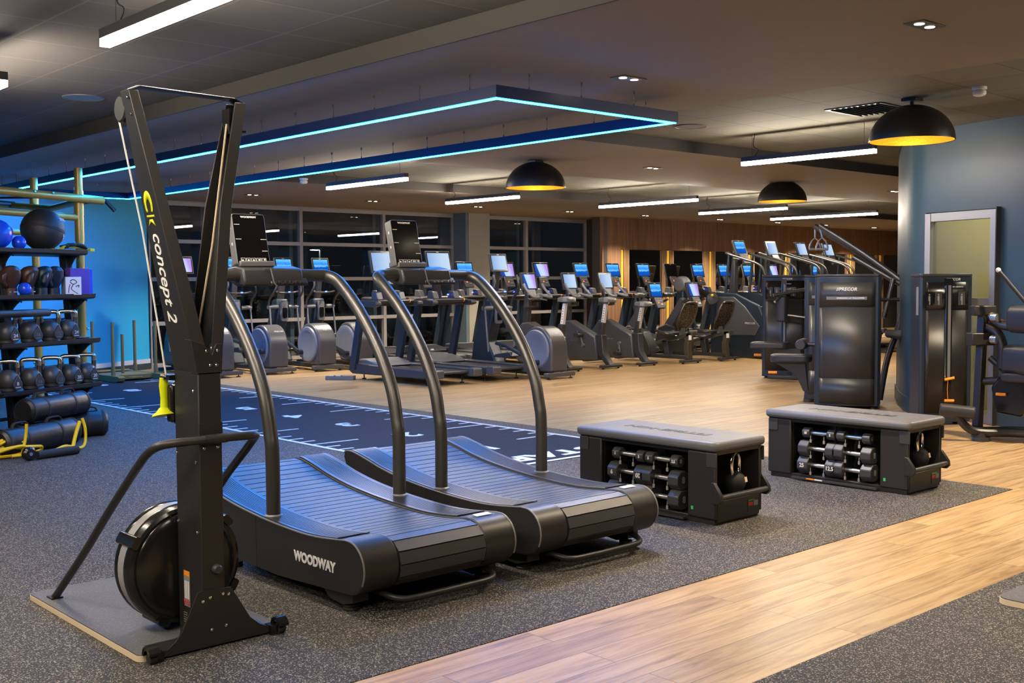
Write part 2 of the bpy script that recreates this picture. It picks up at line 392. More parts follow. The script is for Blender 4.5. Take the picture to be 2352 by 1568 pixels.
# window wall
YW = 17.8
xs = [8.02, 9.2, 10.93, 12.78, 14.53]
bays = [(8.02, 9.2), (9.2, 10.93), (10.93, 12.78), (12.78, 14.53), (15.17, 16.55), (16.55, 18.42)]
zs = [.04, .735, 1.475, 2.11, 2.74]
for i, (a, b) in enumerate(bays):
    m = MB()
    for x in (a+.0165, b-.0165): m.box((x, YW, 1.39), (.0328, .09, 2.78))
    for z in zs: m.box(((a+b)/2, YW-.001, z), (b-a-.066, .086, .065))
    fr = struct(m.build('window_%d' % (i+1), 'alu', bev=.004))
    m = MB()
    for z0, z1 in zip(zs, zs[1:]): m.box(((a+b)/2, YW+.02, (z0+z1)/2), (b-a-.07, .008, z1-z0-.068))
    struct(m.build('pane', 'glass', fr))
slab('trim_2', 7.9, 18.5, 17.75, 17.9, 2.775, Z2, 'alu')
for x in (9.14, 10.87, 12.72, 16.49): slab('trim_3', x-.11, x-.034, 17.9, 18.28, 0, Z1, 'fin')
slab('wall_back', 14.57, 15.13, 17.35, 18.2, 0, Z1, 'pillar')
slab('trim_4', 14.5, 14.568, 17.36, 18.19, 0, Z1, 'fin')
slab('wall_back', 7.0, 8.0, 17.95, 18.1, 0, Z1, 'fin')
# timber wall with mirrors
wall_seg('wall_back', (18.42, 17.8, 0), (17.80, 16.72, 0), .12, 0, Z1, 'darkpanel', (-.87, .49, 0))
YM = 16.7
slab('wall_back', 17.79, 31, YM+.08, YM+.3, 0, Z1, 'darkwall')
px_ = [17.79, 18.955, 20.09, 21.24, 22.37, 23.5, 24.63, 25.76, 26.9, 28.0, 29.2, 31]
for a, b in zip(px_, px_[1:]): slab('wall_back', a+.005, b-.005, YM, YM+.078, 2.095, Z1, 'oakpanel')
slab('wall_back', 17.79, 18.40, YM, YM+.079, 0, 2.093, 'oakpanel')
def slats(x0, x1):
    m = MB(); n = max(2, int((x1-x0)/.045)); p = (x1-x0)/n
    for k in range(n): m.box((x0+p*(k+.5), YM+.03, 1.045), (p*.62, .05, 2.09))
    m.box(((x0+x1)/2, YM+.067, 1.045), (x1-x0, .022, 2.09))
    return struct(m.build('trim_5', 'oakslat'))
pil = [(18.5, 18.68, None), (19.79, 19.97, 20.02), (20.06, 20.21, None), (21.34, 21.54, 21.58), (21.62, 21.77, None), (22.92, 23.1, 23.14), (23.18, 23.34, None), (24.5, 24.68, 24.72), (24.76, 24.92, None),
       (26.05, 26.23, 26.27), (26.31, 26.47, None), (27.6, 27.78, 27.82), (27.86, 28.02, None), (29.15, 29.33, 29.37), (29.41, 29.57, None)]
for a, b, c in pil:
    slats(a, b)
    if c: struct(MB().box((c, YM+.035, 1.045), (.055, .02, 2.08)).build('trim_6', 'yel_led'))
struct(MB().box((18.45, YM+.035, 1.045), (.055, .02, 2.08)).build('trim_6', 'yel_led'))
for k, (a, b) in enumerate([(18.69, 19.78), (20.22, 21.33), (21.78, 22.91), (23.35, 24.49), (24.93, 26.04), (26.48, 27.59), (28.03, 29.14)]):
    tag(MB().box(((a+b)/2, YM+.05, 1.05), (b-a, .012, 2.06)).build('wall_mirror', 'mirror'), ['mirror panel nearest the window corner on the timber wall', 'second mirror panel from the windows on the timber wall', 'third mirror panel from the windows on the timber wall',
        'fourth mirror panel from the windows on the timber wall', 'fifth mirror panel from the windows on the timber wall', 'sixth mirror panel from the windows on the timber wall', 'rightmost mirror panel on the timber wall'][k], 'mirror', 'mirrors on the timber wall')

# curved slate wall on the right, with a glazed door
W0, W1, W2 = Vector((12.29, 6.77, 0)), Vector((10.88, 5.82, 0)), Vector((10.3, 3.83, 0))
d1 = Vector((-.28, -.96, 0)).normalized(); n1 = Vector((d1.y, -d1.x, 0))       # points to the gym
Wd0 = W1+d1*.17; Wd1 = W1+d1*1.08; We = W1+d1*5.2
crn = [W0+Vector((5, 1.1, 0)), W0, W0+(W1-W0)*.5+Vector((-.03, .03, 0)), W0+(W1-W0)*.8+Vector((-.03, .02, 0)), W1, Wd0]
def offs(pts, t):
    out = []
    for i, p in enumerate(pts):
        a = pts[max(0, i-1)]; b = pts[min(len(pts)-1, i+1)]; d = (b-a).normalized(); out.append(p-Vector((d.y, -d.x, 0))*t)
    return out
def ribbon(name, pts, t, z0, z1, m):
    pts = [Vector(p) for p in pts]; q = pts+offs(pts, t)[::-1]
    b = MB(); b.prism([(p.x, p.y) for p in q], z0, z1, 'z'); return struct(b.build(name, m))
ribbon('wall_right', crn, .12, 0, Z2, 'navywall')
ribbon('wall_right', [Wd1, We], .12, 0, Z2, 'navywall')
ribbon('wall_right', [Wd0, Wd1], .12, 2.07, Z2, 'navywall')
ribbon('baseboard_right', [p+n1*0 for p in offs(crn[1:], -.016)], .014, 0, .16, 'navybase')
ribbon('baseboard_right', offs([Wd1, We], -.016), .014, 0, .16, 'navybase')
# door
dm = Matrix.Translation(Wd0) @ Matrix(((d1.x, n1.x, 0, 0), (d1.y, n1.y, 0, 0), (0, 0, 1, 0), (0, 0, 0, 1)))   # x along wall, y to the gym
b = MB(); b.T = dm; W = (Wd1-Wd0).length
for x, ww in ((.035, .07), (W-.05, .10)): b.box((x, -.03, 1.03), (ww, .1, 2.06))
for z, h in ((2.02, .085), (1.17, .09), (.05, .1)): b.box((W/2-.015, -.03, z), (W-.17, .08, h))
dr = struct(b.build('door_1', 'framegrey', bev=.004))
b = MB(); b.T = dm; b.box((W/2-.015, -.035, 1.6), (W-.17, .008, .77)); b.box((W/2-.015, -.035, .61), (W-.17, .008, 1.03)); struct(b.build('pane', 'doorglass', dr))
b = MB(); b.T = dm; b.box((W+.004, .0, 1.04), (.012, .12, 2.08)); struct(b.build('door_frame', 'black', dr))
# room behind the door
M['olivewall'] = mat('olive wall paint', (.42, .38, .21), .6)
rb = Wd0-n1*1.7
ribbon('wall_right', [rb-d1*.1, rb+d1*3.2], .1, 0, Z2, 'olivewall')
ribbon('wall_right', [Wd0-n1*.16-d1*.03, rb-d1*.03], .06, 0, Z2, 'olivewall')
t = thing('added_panel_light', 'unseen ceiling light added to brighten the olive room behind the glazed door', 'ceiling lamp', Wd0+d1*.9-n1*.95+UP*2.86)  # unseen panel light added to brighten the room behind the door
MB().box((0, 0, .02), (.6, .6, .04)).build('panel_frame', 'white', t); MB().box((0, 0, -.002), (.54, .54, .006)).build('diffuser', glow('panel diffuser', (1, .92, .75), 32), t)

# ------------------------------------------------------------------ outside
slab('floor', -40, 90, 18.35, 120, -.3, -.15, 'darkwall')
M['leaf'] = mat('hedge leaves', (.03, .05, .015), .7)
b = MB()
for k in range(1500):
    x = random.uniform(7.5, 19); y = 19.6+random.uniform(0, 1.3); z = random.uniform(-.1, 1.05)
    s = random.uniform(.03, .07); T = Matrix.Translation((x, y, z)) @ Matrix.Rotation(random.uniform(0, 6), 4, 'Z') @ Matrix.Rotation(random.uniform(-1.2, 1.2), 4, 'X')
    b.f([b.v(T @ Vector(p)) for p in ((-s, 0, 0), (0, -s*.6, 0), (s, 0, 0), (0, s*.6, 0))])
o = b.build('hedge_leaves', 'leaf'); o['kind'] = 'stuff'; tag(o, 'dark green hedge leaves outside below the windows', 'hedge')
M['streetlight'] = glow('street light lens', (.8, .9, 1), 40)
for k, (x, y, z, lab) in enumerate([(30.1, 47.2, 3.05, 'street lamp outside seen behind the second window from the left'), (35.97, 41.9, 3.75, 'street lamp outside seen just right of the grey column'),
                                    (32.05, 45.4, 3.45, 'street lamp outside seen between the two curved treadmill tablets')]):
    t = thing('street_lamp', lab, 'street lamp', (x, y, -.15), 0, 'street lamps in the car park')
    MB().cyl((0, 0, 0), (0, 0, z+.1), .06, .045).build('pole', 'grey', t)
    MB().box((-.25, 0, z+.16), (.6, .25, .1)).build('lamp_head', 'grey', t, bev=.02)
    MB().box((-.3, 0, z+.1), (.4, .2, .02)).build('lens', 'streetlight', t)

# ------------------------------------------------------------------ sprint track
t = thing('sprint_track', 'dark rubber sprint lane, tinted for blue light, with white distance markings', 'track', (6.15, 6.2, .003))
MB().box((0, 4.97, .0015), (2.02, 9.94, .003)).build('lane_mat', 'turf', t)
b = MB()
for x in (-.99, .98): b.box((x, 4.97, .0035), (.045, 9.94, .003))
b.box((0, .03, .0036), (1.96, .045, .003)); b.build('lane_line', 'paint', t, ).name = 'lane_line'
tk = {}
for k in range(5, 50):
    ln = .46 if k % 5 == 0 else .14
    for sx in (-1, 1):
        if ln not in tk: tk[ln] = o = MB().box((0, 0, .0036), (ln, .026, .003)).build('tick_mark', 'paint', t)
        else: o = tk[ln].copy(); COL.objects.link(o)
        o.location = (sx*(.965-ln/2), k*.2+.08, 0)
for n, y in zip((1, 2, 3, 4, 5, 6, 7, 8, 9), (.92, 2.02, 3.03, 4.0, 5.03, 6.05, 7.05, 8.02, 9.1)):
    text(str(n), .36, 'paint', t, (.0, y, .004), (-1, 0, 0), (0, -1, 0), name='numeral', sx=1.1, bold=.012)
text('START', .30, 'paint', t, (.0, .27, .004), (-1, 0, 0), (0, -1, 0), name='numeral', sx=1.5, bold=.012)

# ------------------------------------------------------------------ lamps
def rect_light():
    x0, x1, y0, y1 = 4.86, 6.70, 5.5, 15.4
    t = thing('pendant_light', 'long rectangular pendant frame with glowing blue light strip', 'light', ((x0+x1)/2, (y0+y1)/2, 2.59))
    X, Y = (x1-x0)/2, (y1-y0)/2
    M['navybar'] = mat('strip glow navy', (.006, .02, .11), .35)  # glow of the light strip put into the housing colour
    b = MB()
    for s in (-1, 1): b.box((s*(X-.03), 0, .045), (.06, 2*Y, .08)); b.box((0, s*(Y-.03), .045), (2*X-.12, .06, .08))
    b.build('housing', 'navybar', t)
    b = MB()
    for s in (-1, 1): b.box((s*(X-.03), 0, .003), (.034, 2*Y-.02, .008)); b.box((0, s*(Y-.03), .003), (2*X-.1, .034, .008))
    b.build('light_strip', 'led', t)
    first = None
    for s in (-1, 1):
        for k in range(9):
            for dd in (0, .55):
                if first is None:
                    b = MB(); b.cyl((0, 0, .085), (0, 0, Z1-2.59), .002, n=5); b.cyl((0, 0, .17), (0, 0, Z1-2.59), .008, n=6); b.cyl((0, 0, .085), (0, 0, .105), .006, n=6); first = o = b.build('suspension_cable', 'satin', t)
                else: o = first.copy(); COL.objects.link(o)
                o.location = (s*(X-.03), -Y+.3+k*1.1+dd, 0)
    for s in (-1, 1):
        for x in (-.6, -.1, .45): o = first.copy(); COL.objects.link(o); o.location = (x, s*(Y-.03), 0)
rect_light()

def linear_lamp(x, y0, y1, zc, label, z=2.6):
    L = y1-y0; t = thing('linear_lamp', label, 'ceiling lamp', (x, (y0+y1)/2, z), 0, 'white linear pendant lamps')
    MB().box((0, 0, .056), (.055, L, .05)).build('housing', 'charcoal', t, bev=.003)
    MB().box((0, 0, .012), (.05, L-.008, .038)).build('diffuser', 'lamp', t)
    for s in (-1, 1):
        b = MB(); b.cyl((0, s*L*.42, .08), (0, s*L*.42, zc-z), .0018, n=5); b.build('suspension_cable', 'satin', t)
    MB().tube(spl([(0, L*.4, .08), (.0, L*.37, .14), (.0, L*.41, .19), (0, L*.4, zc-z)], 5), .004, 6).build('power_cord', 'black', t)
linear_lamp(2.33, 3.75, 5.62, Z2, 'big bright linear lamp at the top left of the photo, nearest of all')
linear_lamp(2.32, 7.10, 8.9, Z2, 'linear lamp cut by the left edge above the wall ball rack')
linear_lamp(9.72, 5.59, 7.12, Z2, 'linear lamp beside the biggest dome lamp')
linear_lamp(8.0, 10.65, 12.34, Z2, 'linear lamp under the blue frame left of the middle dome lamp')
linear_lamp(10.93, 11.9, 13.54, Z2, 'linear lamp running behind the middle dome lamp')
linear_lamp(13.49, 10.7, 12.72, Z2, 'linear lamp between the middle dome and the small dome, ending at a curly cord')
linear_lamp(16.28, 11.0, 12.87, Z2, 'linear lamp half hidden behind the small dome lamp')
linear_lamp(18.98, 10.87, 13.2, Z2, 'farthest linear lamp, right of the small dome lamp')
linear_lamp(2.33, .2, 1.7, Z2, 'added unseen linear lamp over the camera end of the rubber floor')  # added out of view to light the foreground floor
linear_lamp(-1.4, 3.4, 5.2, Z2, 'added unseen linear lamp beyond the left edge, beside the first one')  # unseen fitting added for more light from the left
linear_lamp(9.72, 1.6, 3.2, Z2, 'added unseen linear lamp over the floor before the glazed door')  # unseen, put in to light the right side

linear_lamp(-1.4, -.2, 1.6, Z2, 'added unseen linear lamp beyond the left edge, nearer the camera')  # unseen lamp added to lift the near floor
linear_lamp(.45, 4.4, 6.1, Z2, 'added unseen linear lamp beyond the left edge, level with the curved treadmills')  # added beyond the frame to warm the near left floor
linear_lamp(.5, 2.0, 3.6, Z2, 'added unseen linear lamp over the front of the rubber floor, above the photo')  # added overhead, out of view, to brighten the foreground
def dome(x, y, zc, rim, label):
    Rr = .345; t = thing('dome_pendant', label, 'pendant lamp', (x, y, rim), 0, 'black dome pendants')
    pr = [(Rr*sin(a), Rr*.86*(cos(a)-cos(R(90)))) for a in [R(90*k/14) for k in range(14, -1, -1)]]
    MB().lathe(pr, n=40).build('shade', 'black', t)
    MB().lathe([(r*.982, z*.982-.001) for r, z in pr], n=40).build('shade_lining', 'domegold', t)
    b = MB(); b.lathe([(Rr*.98, -.001), (Rr, -.003), (Rr+.001, .004)], n=40); b.build('rim', 'black', t)
    zt = Rr*.86; b = MB(); b.cyl((0, 0, zt-.005), (0, 0, zt+.05), .018); b.build('cord_grip', 'black', t)
    H = zc-rim
    MB().tube(spl([(0, 0, zt+.045), (.015, 0, zt+.06), (-.02, 0, (zt+H)/2+.01), (-.01, 0, H-.02)], 6), .005, 8).build('cord', 'black', t)
    MB().box((0, 0, H-.012), (.13, .13, .024)).build('canopy', 'black', t, bev=.004)
    MB().ball((0, 0, .16), .04).build('bulb', 'bulb', t)
dome(8.83, 4.75, Z2, 2.555, 'biggest black dome lamp with gold lining, before the slate wall')
dome(8.92, 9.42, Z1, 2.475, 'black dome lamp with gold lining in the middle of the photo')
dome(13.73, 9.36, Z1, 2.525, 'smallest black dome lamp with gold lining, right of centre')

def spot(x, y, z, power, sz=118, col=(1, .80, .56), blend=.6):
    l = bpy.data.lights.new('downlight_beam', 'SPOT'); l.energy = power; l.spot_size = R(sz); l.spot_blend = blend; l.color = col; l.shadow_soft_size = .045
    o = bpy.data.objects.new('downlight_beam', l); COL.objects.link(o); o.location = (x, y, z); return o
DL = None
def downlight(x, y, label, power=95, z=Z1, rz=0, col=(1, .80, .56)):
    global DL
    if DL is None:
        t = DL = thing('twin_downlight', label, 'downlight', (x, y, z), rz, 'twin recessed downlights')
        b = MB(); b.box((0, 0, -.003), (.24, .125, .006)); b.build('bezel', 'black', t, bev=.002)
        for s in (-1, 1): MB().lathe([(0, -.0075), (.026, -.0075), (.030, -.003)], (s*.058, 0, 0), n=20).build('lens', 'spotlens', t)
    else: t = dup(DL, (x, y, z), rz, label)
    spot(x, y, z-.02, power, col=col)
downlight(5.834, 3.071, 'large twin downlight at the top right of the photo', 320)
downlight(5.805, 5.2, 'twin downlight above the near corner of the blue light frame', 320)
for x, s in ((8.86, 'left of the first curved treadmill tablet'), (11.14, 'above the first window mullion right of the first tablet'), (13.5, 'above the second tablet, left of the grey column'), (15.89, 'above the windows right of the grey column'),
             (18.17, 'at the start of the timber wall'), (20.74, 'above the timber wall left of the small dome'), (23.0, 'above the timber wall behind the small dome'), (25.07, 'above the timber wall right of the small dome'), (27.44, 'farthest along the timber wall')):
    downlight(x, 15.8, 'small twin downlight '+s, 420, col=(1, .86, .68))
for x, y, s in ((5.83, .9, 'over the rubber floor behind the camera side'), (5.83, -1.2, 'farthest behind the camera'), (10.6, 9.1, 'in the painted band beyond the blue frame'), (16.4, 9.1, 'in the painted band behind the slate wall'), (5.8, 8.0, 'inside the blue frame, nearer half'), (5.8, 11.5, 'inside the blue frame, farther half')):  # extra downlights added for more light, none of them seen
    if y < 5 or x > 7: downlight(x, y, 'added twin downlight '+s, 160 if y < 5 else 360, col=(1, .80, .56) if y < 5 else (1, .87, .72))
downlight(9.55, 3.3, 'twin downlight in the tiles beyond the right edge, washing the slate wall', 520, Z2)
# speakers, vents, detectors on the ceiling
def disc(name, label, cat, x, y, z, r, m):
    t = thing(name, label, cat, (x, y, z))
    MB().lathe([(0, -.006), (r*.93, -.006), (r*.94, -.009), (r, -.008), (r, 0)], n=36).build('grille', m, t); return t
disc('ceiling_speaker', 'round flat speaker in the tiled ceiling at the top left', 'speaker', 3.58, 9.08, Z2, .16, 'grey')
disc('ceiling_speaker', 'round flat speaker in the tiles right of the blue frame corner', 'speaker', 8.72, 7.0, Z2, .16, 'grey')
disc('ceiling_speaker', 'small round speaker in the tiles above the middle linear lamps', 'speaker', 12.04, 12.9, Z2, .16, 'grey')
def detector(x, y, z, label):
    t = thing('smoke_detector', label, 'smoke detector', (x, y, z))
    MB().lathe([(.0, 0), (.055, 0), (.056, -.02), (.045, -.024), (.03, -.026)], n=24).build('mount', 'white', t)
    MB().lathe([(.03, -.026), (.05, -.034), (.052, -.05), (.045, -.066), (.02, -.074), (0, -.075)], n=24).build('sensor_head', 'white', t)
detector(8.71, 4.12, Z2, 'white smoke detector right of the biggest dome lamp')
detector(8.02, 12.95, Z1, 'small white smoke detector under the blue light frame')
detector(2.9, 9.9, Z2, 'smoke detector with green light at the far left ceiling')
t = thing('ceiling_vent', 'dark square ceiling vent left of the biggest dome lamp', 'vent', (9.07, 5.29, Z2))
b = MB(); b.box((0, 0, -.004), (.55, .55, .008)); b.build('vent_frame', 'charcoal', t)
b = MB()
for k in range(9): b.box((0, -.22+.055*k, -.010), (.5, .03, .008), rx=.5)
b.build('slats', 'charcoal', t)
# ------------------------------------------------------------------ ski ergometer (foreground)
def ski():
    t = thing('ski_ergometer', 'tall black ski ergometer with Y shaped arms on a grey platform', 'ski machine', (2.0, 3.92, 0))
    b = MB(); b.rbox((0, .6, .014), (.59, 1.16, .022), .03, 'z'); b.build('platform', 'ply', t)
    b = MB(); b.rbox((0, .6, .0275), (.586, 1.156, .005), .03, 'z'); b.build('platform_mat', 'mattop', t)
    # foot bracket plate
    pl = [(-.225, .012), (.24, .012), (.24, .03), (.19, .055), (.15, .09), (.07, .225), (-.045, .232), (-.068, .226), (-.135, .09), (-.16, .06), (-.215, .02)]
    b = MB(); b.prism(pl, -.006, .0, 'y'); b.box((.0, .05, .033), (.47, .11, .006)); b.build('foot_bracket', 'black', t)
    b = MB(); b.prism([(-.05, .03), (-.05, .12), (-.075, .12), (-.11, .07), (-.12, .03)], .06, .066, 'y'); b.build('side_gusset', 'black', t)
    # column
    b = MB(); b.box((0, .1, .54), (.095, .2, 1.05)); b.build('column', 'black', t, bev=.004)
    # arms: tapered channels, back edge upright, front edge sloping away
    def arm(s, name):
        b = MB(); zt = 2.12; zb = 1.06
        def ring(z, xo, w, y0, y1): return [(xo, y0, z), (xo+s*w, y0, z), (xo+s*w, y1, z), (xo, y1, z)]
        if s > 0:   # left arm, closed towards the camera
            rings = [ring(zb, -.047, .055, 0, .2), ring(1.3, -.090, .058, .028, .2), ring(1.75, -.1705, .046, .078, .2), ring(zt, -.237, .038, .125, .2)]
            b.loft(rings)
        else:       # right arm, channel open to the inside: outer web, front and back flange
            for k, (w0, y0a, y1a, y0b, y1b) in enumerate([(.006, 0, .2, .125, .2), (.05, 0, .006, .125, .131), (.05, .194, .2, .194, .2)]):
                b.loft([[(.052, y0a, zb), (.052-w0, y0a, zb), (.052-w0, y1a, zb), (.052, y1a, zb)],
                        [(.145, y0a+(y0b-y0a)*.55, 1.7), (.145-w0, y0a+(y0b-y0a)*.55, 1.7), (.145-w0, y1a+(y1b-y1a)*.55, 1.7), (.145, y1a+(y1b-y1a)*.55, 1.7)],
                        [(.247, y0b, zt-.005), (.247-w0, y0b, zt-.005), (.247-w0, y1b, zt-.005), (.247, y1b, zt-.005)]])
        return b.build(name, 'black', t, bev=.003)
    arm(1, 'arm'); arm(-1, 'arm')
    b = MB(); b.prism([(-.048, 1.055), (.052, 1.055), (.060, 1.17), (.03, 1.17), (0.012, 1.13), (-.02, 1.17), (-.074, 1.19)], .0, .05, 'y'); b.build('yoke_plate', 'black', t, bev=.002)
    b = MB(); b.tube([(-.225, .16, 2.118), (-.19, .16, 2.135), (.20, .16, 2.128), (.235, .16, 2.112)], .006, 8, flat=(6, 1)); b.build('top_strap', 'black', t)
    # pulleys, cords, handles
    for s, x in ((1, -.215), (-1, .20)):
        b = MB(); k_ = 1 if s > 0 else .55; b.lathe([(0, -.012), (.045*k_, -.012), (.052*k_, -.006), (.046*k_, 0), (.052*k_, .006), (.045*k_, .012), (0, .012)], (x, .235 if s > 0 else .17, 2.06 if s > 0 else 2.02), (1, 0, 0), 24)
        b.build('pulley', 'black', t)
    b = MB(); b.box((.185, .17, 2.04), (.012, .06, .1)); b.box((.21, .14, 2.0), (.055, .05, .008)); b.build('pulley_bracket', 'blackgloss', t)
    MB().tube([(-.215, .275, 2.04), (-.13, .27, 1.6), (-.085, .255, 1.25), (-.058, .25, 1.045)], .0038, 8).build('drive_cord', 'white', t)
    MB().tube([(.178, .16, 2.03), (.10, .15, 1.55), (.022, .12, 1.24)], .0045, 8).build('drive_cord', 'ply', t)
    b = MB(); b.box((-.06, .215, 1.035), (.025, .05, .02)); b.tube([(-.045, .2, 1.03), (-.085, .24, 1.04)], .006, 8); b.build('handle_hook', 'blackgloss', t)
    hx, hy = -.062, .262
    b = MB(); b.tube([(hx, hy, 1.03), (hx, hy, 1.0), (hx+.002, hy, .95), (hx+.002, hy, .905), (hx, hy, .895)], [.016, .019, .016, .018, .02], 14)
    b.lathe([(.018, .02), (.03, .006), (.045, -.004), (.05, -.012), (.03, -.012), (0, -.01)], (hx, hy, .893), (.0, .25, 1), 18); b.build('handle', 'lime', t)
    b = MB(); b.tube([(-.02, .23, 1.0), (-.02, .26, .98), (-.02, .26, .88), (-.02, .23, .86)], .018, 10); b.build('handle', 'black', t)
    b = MB(); b.box((-.0, .24, .93), (.11, .05, .15)); b.build('performance_monitor', 'blackgloss', t, bev=.01)
    # flywheel housing
    c = (-.005, .205, .285)
    b = MB(); b.lathe([(.236, -.028), (.242, -.022), (.242, -.012), (.238, .0), (.231, .014), (.218, .021), (.208, .019), (.2, .026), (.17, .03), (.0, .032)], (c[0], .235, c[2]), (0, -1, 0), 56); b.build('flywheel_cover', 'blackgloss', t)
    b = MB(); b.lathe([(.232, 0), (.237, .0), (.237, .07), (.232, .07), (.2, .07)], (c[0], .332, c[2]), (0, -1, 0), 56); b.build('flywheel_vent_band', 'framegrey', t)
    b = MB(); b.lathe([(0, 0), (.23, 0), (.24, .01), (.24, .03), (.236, .036)], (c[0], .355, c[2]), (0, -1, 0), 48); b.build('flywheel_back', 'blackgloss', t)
    for a in (150, 245, 40, 330):
        b = MB(); x, z = c[0]+.236*cos(R(a)), c[2]+.236*sin(R(a)); b.rbox((x, .285, z), (.03, .15, .05), .012, 'y', rot=Matrix.Rotation(-R(a), 4, 'Y')); b.build('housing_clip', 'blackgloss', t)
    b = MB(); b.lathe([(0, .02), (.014, .02), (.02, .012), (.021, 0)], (.012, 0, .305), (0, -1, 0), 20); b.build('axle_cap', 'charcoal', t)
    # steadying rail
    pts = [(-.235, 1.02, .03), (-.215, .72, .28), (-.212, .45, .5), (-.21, .19, .70), (-.205, .10, .765), (-.185, .045, .795), (-.14, .008, .806), (-.07, -.014, .81), (0, -.018, .81), (.07, -.018, .81), (.15, -.014, .808),
           (.195, .01, .803), (.215, .06, .782), (.218, .13, .73), (.216, .3, .6), (.214, .6, .35), (.225, 1.02, .03)]
    MB().tube(spl(pts, 5), .0165, 14).build('rail', 'black', t)
    b = MB(); b.box((.0, -.0025, .845), (.095, .005, .05)); b.tube([(-.035, -.018, .81), (.055, -.018, .81)], .0185, 14); b.build('rail_clamp', 'black', t)
    for s in (-1, 1): b = MB(); b.box((-.235 if s < 0 else .225, 1.02, .034), (.05, .06, .006)); b.build('rail_foot', 'black', t)
    # castors
    for s in (-1, 1):
        x = -.262 if s < 0 else .275
        b = MB(); b.lathe([(.02, -.02), (.034, -.02), (.034, .02), (.02, .02)], (x, -.015, .035), (1, 0, 0), 18, a0=R(80), a1=R(265)); b.box((x+s*-.028, .0, .022), (.03, .05, .034)); cst = b.build('castor', 'blackgloss', t, solid=.004)
        MB().lathe([(0, -.014), (.02, -.014), (.022, -.008), (.022, .008), (.02, .014), (0, .014)], (x, -.02, .024), (1, 0, 0), 18).build('wheel', 'rubber', cst)
    # fixings and stickers
    bolts(t, [(-.02, -.0065, .2), (.035, -.0065, .205), (.058, -.0065, .2), (-.05, -.0065, .19), (-.015, -.0065, .075), (.045, -.0065, .08), (-.028, 0, .85), (.028, 0, .855), (-.028, -.001, .775), (.028, -.001, .775),
              (-.01, -.001, 1.145), (.035, -.001, 1.145), (.004, -.001, 1.09), (.03, -.001, 1.09), (.012, -.001, 1.155)], (0, -1, 0), .0065)
    bolts(t, [(-.048, .03, .72), (-.048, .19, .74), (-.048, .03, .45), (-.048, .19, .47), (-.048, .04, .99), (-.236, .14, 2.09), (-.222, .14, 2.03)], (-1, 0, 0), .0065)
    b = MB(); b.box((-.049, .125, .215), (.001, .05, .14)); b.m = 1; b.box((-.0497, .125, .275), (.001, .046, .02)); b.m = 2
    for k in range(3): b.box((-.0497, .111+.014*k, .21), (.001, .008, .07))
    b.build('warning_label', ['printdim', 'orange', 'white'], t)
    text('VVX', .03, 'red', t, (-.0503, .125, .158), (0, -1, 0), (0, 0, 1), sx=.9)
    b = MB(); b.box((-.049, .14, .1), (.001, .045, .05)); b.build('rating_label', 'black', t)
    for k in range(5): text('▬▬▬', .006, 'printdim', t, (-.0503, .14, .118-.009*k), (0, -1, 0), (0, 0, 1), sx=1.6)
    # lettering on the left arm (reads downwards)
    L0, L1 = Vector((-.2035, .17, 1.905)), Vector((-.083, .11, 1.235))
    dn = (L1-L0).normalized(); nv = Vector((-1, 0, -.22)); rt = dn; upv = Vector((0, -1, 0))
    P = L0.lerp(L1, .56); 
    rt = Vector((.179, 0, -1)); fu = Vector((0, -1, 0))
    def onface(z, y): return Vector((-.047-(z-1.06)*.1792-.0012, y, z))
    text('concept 2', .10, 'print', t, onface(1.425, .125), rt, fu, name='lettering', sx=.86, shear=.25, bold=.001)
    # round yellow emblem: a crescent ring and two curved bars
    b = MB(); Bm = basis(rt, fu).to_4x4(); b.T = Matrix.Translation(onface(1.70, .142)) @ Bm
    outer = [(.05*cos(a), .034*sin(a)) for a in [R(50+260*k/24) for k in range(25)]]; inner = [(.01+.028*cos(a), .017*sin(a)) for a in [R(45+270*k/24) for k in range(25)]]
    V1 = [b.v((p[0], p[1], 0)) for p in outer]; V2 = [b.v((p[0], p[1], 0)) for p in inner]
    for i in range(24): b.f([V1[i], V1[i+1], V2[i+1], V2[i]])
    for q in ([(.042, .032), (.05, .034), (.05, -.034), (.042, -.032)], [(.058, .012), (.085, .032), (.068, .0), (.085, -.032), (.058, -.012)]): b.f([b.v((x, y, 0)) for x, y in q])
    b.build('emblem', 'lime', t, solid=.001)
    return t
ski()

